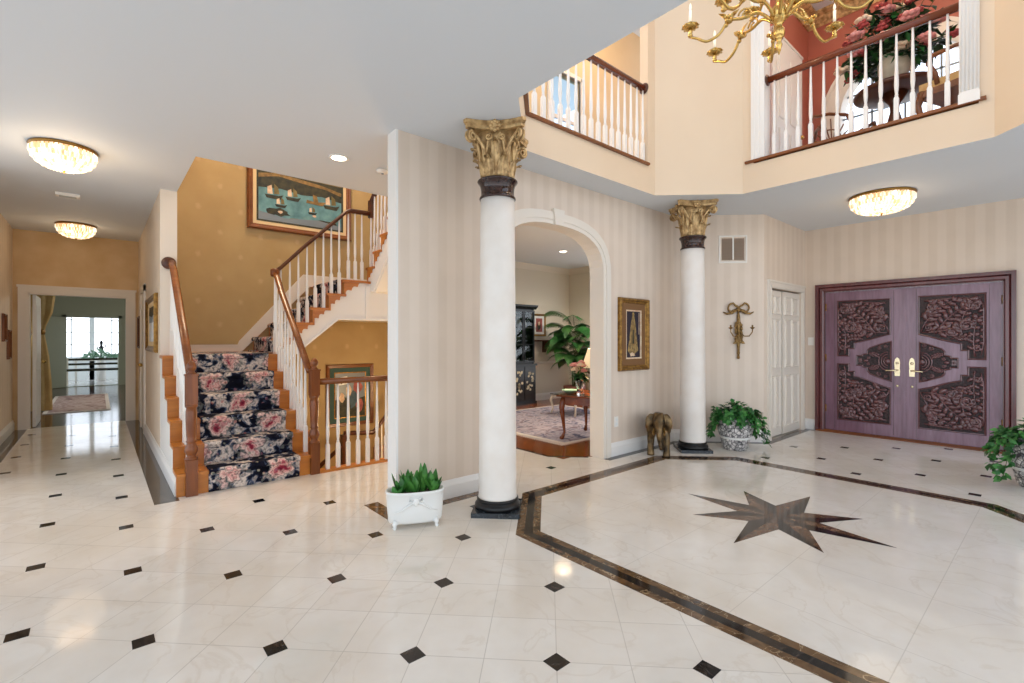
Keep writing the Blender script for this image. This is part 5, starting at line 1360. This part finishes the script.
MB().lathe([(0, 0), (.15, 0), (.17, .02), (.20, .26), (.225, .30), (.225, .36), (.20, .36), (.18, .30), (0, .30)], n=28).build('pot', 'terracotta', pm)
b = MB()
r = random.Random(8)
for k in range(7): a = r.uniform(0, 2*PI); b.tube([(.04*cos(a), .04*sin(a), .3), (.06*cos(a), .06*sin(a), .6), (.07*cos(a), .07*sin(a), .95)], .012, 6)
b.build('stems', 'stem', pm)
for k in range(38):
    a = 2.399*k; hh = r.uniform(.80, 1.62); L = r.uniform(.42, .60); el = r.uniform(.35, 1.2); b = MB(); P = []
    for i in range(11):
        s = i/10; P.append(Vector((cos(a)*(.06+L*s*cos(el*(1-s*.7))*.85), sin(a)*(.06+L*s*cos(el*(1-s*.7))*.85), hh+L*(sin(el)*s*1.25-.62*s*s))))
    b.tube(P, [.007*(1-.6*i/10) for i in range(11)], 5)
    for i in range(1, 11):
        tdir = (P[i]-P[i-1]).normalized(); side_ = tdir.cross(Vector((0, 0, 1))).normalized()
        for q in (0, .33, .66):
            p = P[i-1].lerp(P[i], 1-q)
            for sg in (-1, 1): b.leaf(p, side_*sg+tdir*.75-Vector((0, 0, .25)), (0, 0, 1), min(.24, .30*(1-.35*abs(i/10-.45))), .027, .35, 0, 2)
    b.build('frond', 'leaf_palm' if k % 3 else 'leaf_green', pm)
cs = thing('glass_coffee_table', 'low glass topped table on curved cream legs in the room beyond the arch', 'table', (6.42, 5.62, ZR))
MB().box(-.44, -.30, .34, .44, .30, .355).build('glass_top', 'glass', cs)
b = MB(); b.box(-.42, -.28, .30, .42, -.25, .34); b.box(-.42, .25, .30, .42, .28, .34); b.box(-.42, -.28, .30, -.39, .28, .34); b.box(.39, -.28, .30, .42, .28, .34); b.build('frame', 'paint_trim', cs)
for sx in (-1, 1):
    for sy in (-1, 1): MB().tube([(sx*.40, sy*.26, .33), (sx*.43, sy*.285, .24), (sx*.40, sy*.26, .10), (sx*.43, sy*.28, .016)], [.028, .024, .014, .018], 8).build('leg', 'paint_trim', cs)

# ------------------------------------------------------------------ far hallway rooms
rg = thing('hall_rug', 'faded rose rug on the dark floor beyond the hall doorway', 'rug', (-.28, 13.4, 0))
MB().box(-.46, -1.75, 0, .46, 1.75, .012).build('border', 'rug_border', rg); MB().box(-.40, -1.67, .01, .40, 1.67, .014).build('field', 'rug_rose', rg)
cu = thing('gold_curtain', 'gold curtain gathered by a tie beyond the hall doorway', 'curtain', (-.80, 12.2, 0))
b = MB(); n = 60; rows = []
for zi, (z, wd, amp) in enumerate(((.02, .16, .035), (.5, .15, .035), (1.0, .12, .03), (1.42, .07, .018), (1.55, .085, .02), (1.8, .16, .035), (2.1, .19, .04), (2.35, .20, .035))):
    rows.append([(-.02+wd*math.cos(2*PI*k/n)*(1+.22*sin(k*2*PI/6)), amp*3*math.sin(2*PI*k/n)*(1+.22*sin(k*2*PI/6)), z) for k in range(n)])
v = [p for r_ in rows for p in r_]; f = []
for j in range(len(rows)-1):
    for k in range(n): f.append((j*n+k, j*n+(k+1) % n, (j+1)*n+(k+1) % n, (j+1)*n+k))
b.add(v, f, 0, True); b.build('drape', 'fabric_gold', cu)
MB().lathe([(.085, 1.40), (.095, 1.42), (.095, 1.47), (.085, 1.49)], (-.02, 0, 0), 24).build('tie_back', 'gold_frame', cu)
be = thing('slatted_bench', 'pale bench with dark slats under the sunroom window', 'bench', (-.1, 18.75, 0))
MB().box(-.62, -.18, .40, .62, .18, .46).build('seat', 'art_dark', be)
for z in (.56, .70): MB().box(-.62, .14, z, .62, .18, z+.06).build('back_slat', 'art_dark', be)
for sx in (-1, 1): MB().box(sx*.58-.03, -.18, 0, sx*.58+.03, .18, .42).box(sx*.58-.03, .13, .4, sx*.58+.03, .19, .78).build('bench_end', 'paint_trim', be)
pt = thing('plant_stand', 'table of pale green foliage at the sunroom window', 'plants', (.05, 19.7, 0))
MB().box(-.62, -.2, .66, .62, .2, .70).box(-.58, -.16, 0, -.53, .16, .66).box(.53, -.16, 0, .58, .16, .66).build('stand', 'paint_white', pt)
b = MB(); r = random.Random(9)
for k in range(160):
    x = r.uniform(-.35, .5); z = .72+.28*r.random()*(1-abs(x)/.6); b.leaf((x, r.uniform(-.12, .12), z), (r.uniform(-1, 1), r.uniform(-1, 1), r.uniform(-.1, 1)), (0, -1, .4), r.uniform(.08, .14), .05, .3, 0, 2)
b.build('foliage', 'leaf_pale', pt)
ub = thing('dark_garden_figure', 'dark slender figure rising above the sunroom foliage', 'figurine', (.08, 20.25, .0))
MB().lathe([(0, 0), (.12, 0), (.12, .66), (.14, .70), (.07, .70)], n=16).build('pedestal', 'paint_white', ub)
MB().lathe([(0, 0), (.07, 0), (.06, .04), (.025, .08), (.03, .20), (.055, .34), (.03, .42), (.02, .45), (.04, .49), (.042, .53), (.02, .57), (0, .58)], (0, 0, .70), n=16).build('figure', 'black', ub)
for sg in (-1, 1): MB().tube([(sg*.03, 0, 1.08), (sg*.09, -.02, 1.04), (sg*.11, -.02, 1.14)], [.018, .014, .012], 8).build('arm', 'black', ub)

# ------------------------------------------------------------------ upstairs pink room
zt = 3.99
tt = thing('pedestal_table', 'round dark pedestal table upstairs behind the right balcony', 'table', (6.48, 1.22, Z2))
H_ = zt-Z2
MB().lathe([(0, H_-.05), (.33, H_-.05), (.36, H_-.04), (.365, H_-.015), (.355, H_), (0, H_)], n=36).build('tabletop', 'rail_dark', tt)
MB().lathe([(0, .10), (.05, .10), (.06, .16), (.04, .22), (.05, .35), (.065, .45), (.04, .55), (.045, .62), (.12, H_-.05), (0, H_-.05)], n=20).build('pedestal', 'rail_dark', tt)
for k in range(3):
    a = 2*PI*k/3+.3; MB().tube([(.03*cos(a), .03*sin(a), .14), (.14*cos(a), .14*sin(a), .13), (.25*cos(a), .25*sin(a), .055), (.30*cos(a), .30*sin(a), .022)], [.03, .026, .02, .02], 8).build('foot', 'rail_dark', tt)
ur = thing('flower_urn', 'stone urn with a huge arrangement of red, pink and cream flowers upstairs', 'flower arrangement', (6.48, 1.22, zt))
MB().lathe([(0, 0), (.09, 0), (.09, .02), (.05, .04), (.045, .07), (.10, .12), (.145, .20), (.15, .29), (.135, .33), (.15, .35), (.13, .35), (.11, .30), (0, .28)], n=28).build('urn', 'urn_stone', ur)
r = random.Random(17); lf1, lf2, stm = MB(), MB(), MB()
for k in range(110):
    th = r.uniform(0, 2*PI); el = math.asin(r.uniform(-.35, 1)); R = r.uniform(.25, .52)
    p = Vector((R*cos(th)*cos(el), R*sin(th)*cos(el), .42+.62*R/.5*sin(el)*.95+.02))
    if p.z < .28: p.z = .28+r.uniform(0, .1)
    stm.tube([(0, 0, .30), p*.5+Vector((0, 0, .18)), p], .004, 4)
    for q in range(7):
        d = Vector((r.uniform(-1, 1), r.uniform(-1, 1), r.uniform(-.6, .8))); (lf1 if r.random() < .65 else lf2).leaf(p*r.uniform(.6, .98)+Vector((0, 0, .03)), d, (0, 0, 1), r.uniform(.09, .16), r.uniform(.04, .065), .35, 0, 2)
    if k % 2 == 0:
        big = k % 4 == 0; s = .062 if big else .042; fb = MB(); fb.ell(p, s*.7, s*.7, s*.6, 8, 6)
        for q in range(7):
            a = 2*PI*q/7; fb.ell(p+Vector((cos(a)*s*.8, sin(a)*s*.8, r.uniform(-.01, .02))), s*.55, s*.55, s*.4, 7, 5)
        fb.build('flower', ['flower_cream', 'flower_red', 'flower_pink', 'flower_red'][(k//2) % 4], ur)
lf1.build('foliage', 'leaf_dark', ur); lf2.build('foliage', 'leaf_green', ur); stm.build('stems', 'stem', ur)
def armchair(label, loc, rot, wheel):
    t = thing('wooden_armchair', label, 'chair', loc, rot, 'armchairs upstairs')
    MB().prism([(-.25, -.24), (.25, -.24), (.21, .22), (-.21, .22)], .40, .47).build('seat', 'fabric_seat', t)
    MB().prism([(-.26, -.25), (.26, -.25), (.22, .23), (-.22, .23)], .34, .40).build('seat_rail', 'frame_wood', t)
    for sx in (-1, 1):
        MB().tube([(sx*.23, -.22, .40), (sx*.25, -.25, .28), (sx*.22, -.22, .1), (sx*.24, -.25, .012)], [.034, .030, .018, .024], 8).build('leg', 'frame_wood', t)
        MB().tube([(sx*.19, .21, .40), (sx*.19, .23, .2), (sx*.20, .29, .012)], [.026, .022, .02], 8).build('leg', 'frame_wood', t)
        MB().tube([(sx*.21, .22, .66), (sx*.27, .05, .68), (sx*.29, -.12, .67), (sx*.28, -.15, .62), (sx*.25, -.11, .52), (sx*.24, -.10, .42)], [.018, .019, .022, .022, .019, .019], 8).build('armrest', 'frame_wood', t)
    b = MB(); b.tube([(-.20, .21, .40), (-.22, .24, .60), (-.25, .29, .85), (-.20, .31, .97), (0, .32, 1.0), (.20, .31, .97), (.25, .29, .85), (.22, .24, .60), (.20, .21, .40)], .021, 8)
    if wheel:
        for k in range(9):
            a = PI*k/8; b.tube([(0, .25, .56), (.215*cos(a), .285, .66+.26*sin(a))], .009, 6)
        b.ell((0, .25, .57), .05, .015, .04, 10, 8)
        b.tube([(.13*cos(PI*k/12), .272, .62+.16*sin(PI*k/12)) for k in range(13)], .009, 6)
    else:
        for z in (.62, .76, .88): b.tube([(-.22, .25+(z-.6)*.15, z), (0, .265+(z-.6)*.15, z+.02), (.22, .25+(z-.6)*.15, z)], .016, 8)
    b.build('backrest', 'frame_wood', t)
    return t
armchair('fan backed wooden armchair left of the pedestal table upstairs', (6.86, 1.80, Z2), math.radians(-50), True)
armchair('ladder backed wooden armchair right of the pedestal table upstairs', (5.95, .60, Z2), math.radians(160), False)

# ------------------------------------------------------------------ camera
A_ = math.atan2(414, 480)
cam = bpy.data.cameras.new('camera'); co_ = bpy.data.objects.new('camera', cam); COL.objects.link(co_)
co_.location = (0, 0, 1.30); co_.rotation_euler = (PI/2, 0, -A_)
cam.sensor_width = 36; cam.lens = 480/1024*36; cam.shift_y = -1.5/1024; cam.clip_start = .05; cam.clip_end = 200
SC.camera = co_

# ------------------------------------------------------------------ light
w = bpy.data.worlds.new('sky'); SC.world = w; w.use_nodes = True
nt = w.node_tree; bg = nt.nodes['Background']
tc = nt.nodes.new('ShaderNodeTexCoord'); sx_ = nt.nodes.new('ShaderNodeSeparateXYZ'); nt.links.new(tc.outputs['Generated'], sx_.inputs[0])
cr = nt.nodes.new('ShaderNodeValToRGB'); e = cr.color_ramp.elements
mr = nt.nodes.new('ShaderNodeMapRange'); mr.inputs[1].default_value = -1; mr.inputs[2].default_value = 1; nt.links.new(sx_.outputs['Z'], mr.inputs[0]); nt.links.new(mr.outputs[0], cr.inputs[0])
e[0].position = .44; e[0].color = (.58, .60, .62, 1); e[1].position = 1.0; e[1].color = (.42, .62, 1.0, 1)
k = e.new(.50); k.color = (.86, .92, 1.0, 1); k = e.new(.66); k.color = (.76, .87, 1.0, 1)
nt.links.new(cr.outputs[0], bg.inputs[0]); bg.inputs[1].default_value = WORLD = 2.1
def point(name, loc, watts, rgb=(255, 214, 160), r=.06):
    l = bpy.data.lights.new(name, 'POINT'); l.energy = watts; l.color = lin(rgb)[:3]; l.shadow_soft_size = r
    o = bpy.data.objects.new(name, l); COL.objects.link(o); o.location = loc
def spot(name, loc, watts, ang=120, rgb=(255, 222, 178)):
    l = bpy.data.lights.new(name, 'SPOT'); l.energy = watts; l.color = lin(rgb)[:3]; l.spot_size = math.radians(ang); l.spot_blend = .6; l.shadow_soft_size = .16
    o = bpy.data.objects.new(name, l); COL.objects.link(o); o.location = loc
WARM = (255, 226, 188)
point('hall_lamp', (-.215, 5.47, ZC-.27), 10, WARM, .2); point('hall_lamp', (-.23, 9.0, ZC-.36), 3, WARM, .32); point('entry_lamp', (6.56, 1.35, ZC-.36), 4, WARM, .32)
spot('ceiling_spot', (1.60, 4.18, ZC-.03), 24, 130); spot('ceiling_spot', (6.35, 5.95, ZC-.03), 22, 150); point('table_lamp', (5.08, 4.18, 1.10), 30, WARM, .06)
for fill_xy in ((7.3, 4.4), (6.9, 5.2), (4.6, 6.5)): spot('ceiling_spot', (fill_xy[0], fill_xy[1], ZC-.03), 105, 168, (255, 240, 220))  # added spots without fixtures, brightening the room beyond the arch
point('stair_fill', (2.0, 6.2, 5.6), 185, WARM, .25); point('well_lamp', (3.2, 5.5, .35), 40, (255, 216, 160), .15)  # the stair light is added out of view, with no fixture
point('upper_fill', (6.3, 1.0, 5.6), 40, WARM, .2); point('upper_hall_fill', (5.4, 3.9, 5.9), 45, WARM, .2)  # both lights added upstairs out of view, without fixtures
point('foyer_lamp', (3.78, 1.386, 4.5), 22, WARM, .25); point('far_room_lamp', (1.6, 13.5, 2.5), 90, (255, 244, 226), .3)
SC.view_settings.view_transform = 'Standard'; SC.view_settings.look = 'None'; SC.view_settings.gamma = 1.0; SC.view_settings.use_curve_mapping = False
SC.view_settings.exposure = 0.27
SC.cycles.use_denoising = True
SC.cycles.max_bounces = 10; SC.cycles.diffuse_bounces = 6; SC.cycles.glossy_bounces = 5; SC.cycles.transmission_bounces = 8
SC.cycles.sample_clamp_indirect = 6.0
SC.cycles.caustics_reflective = False; SC.cycles.caustics_refractive = False
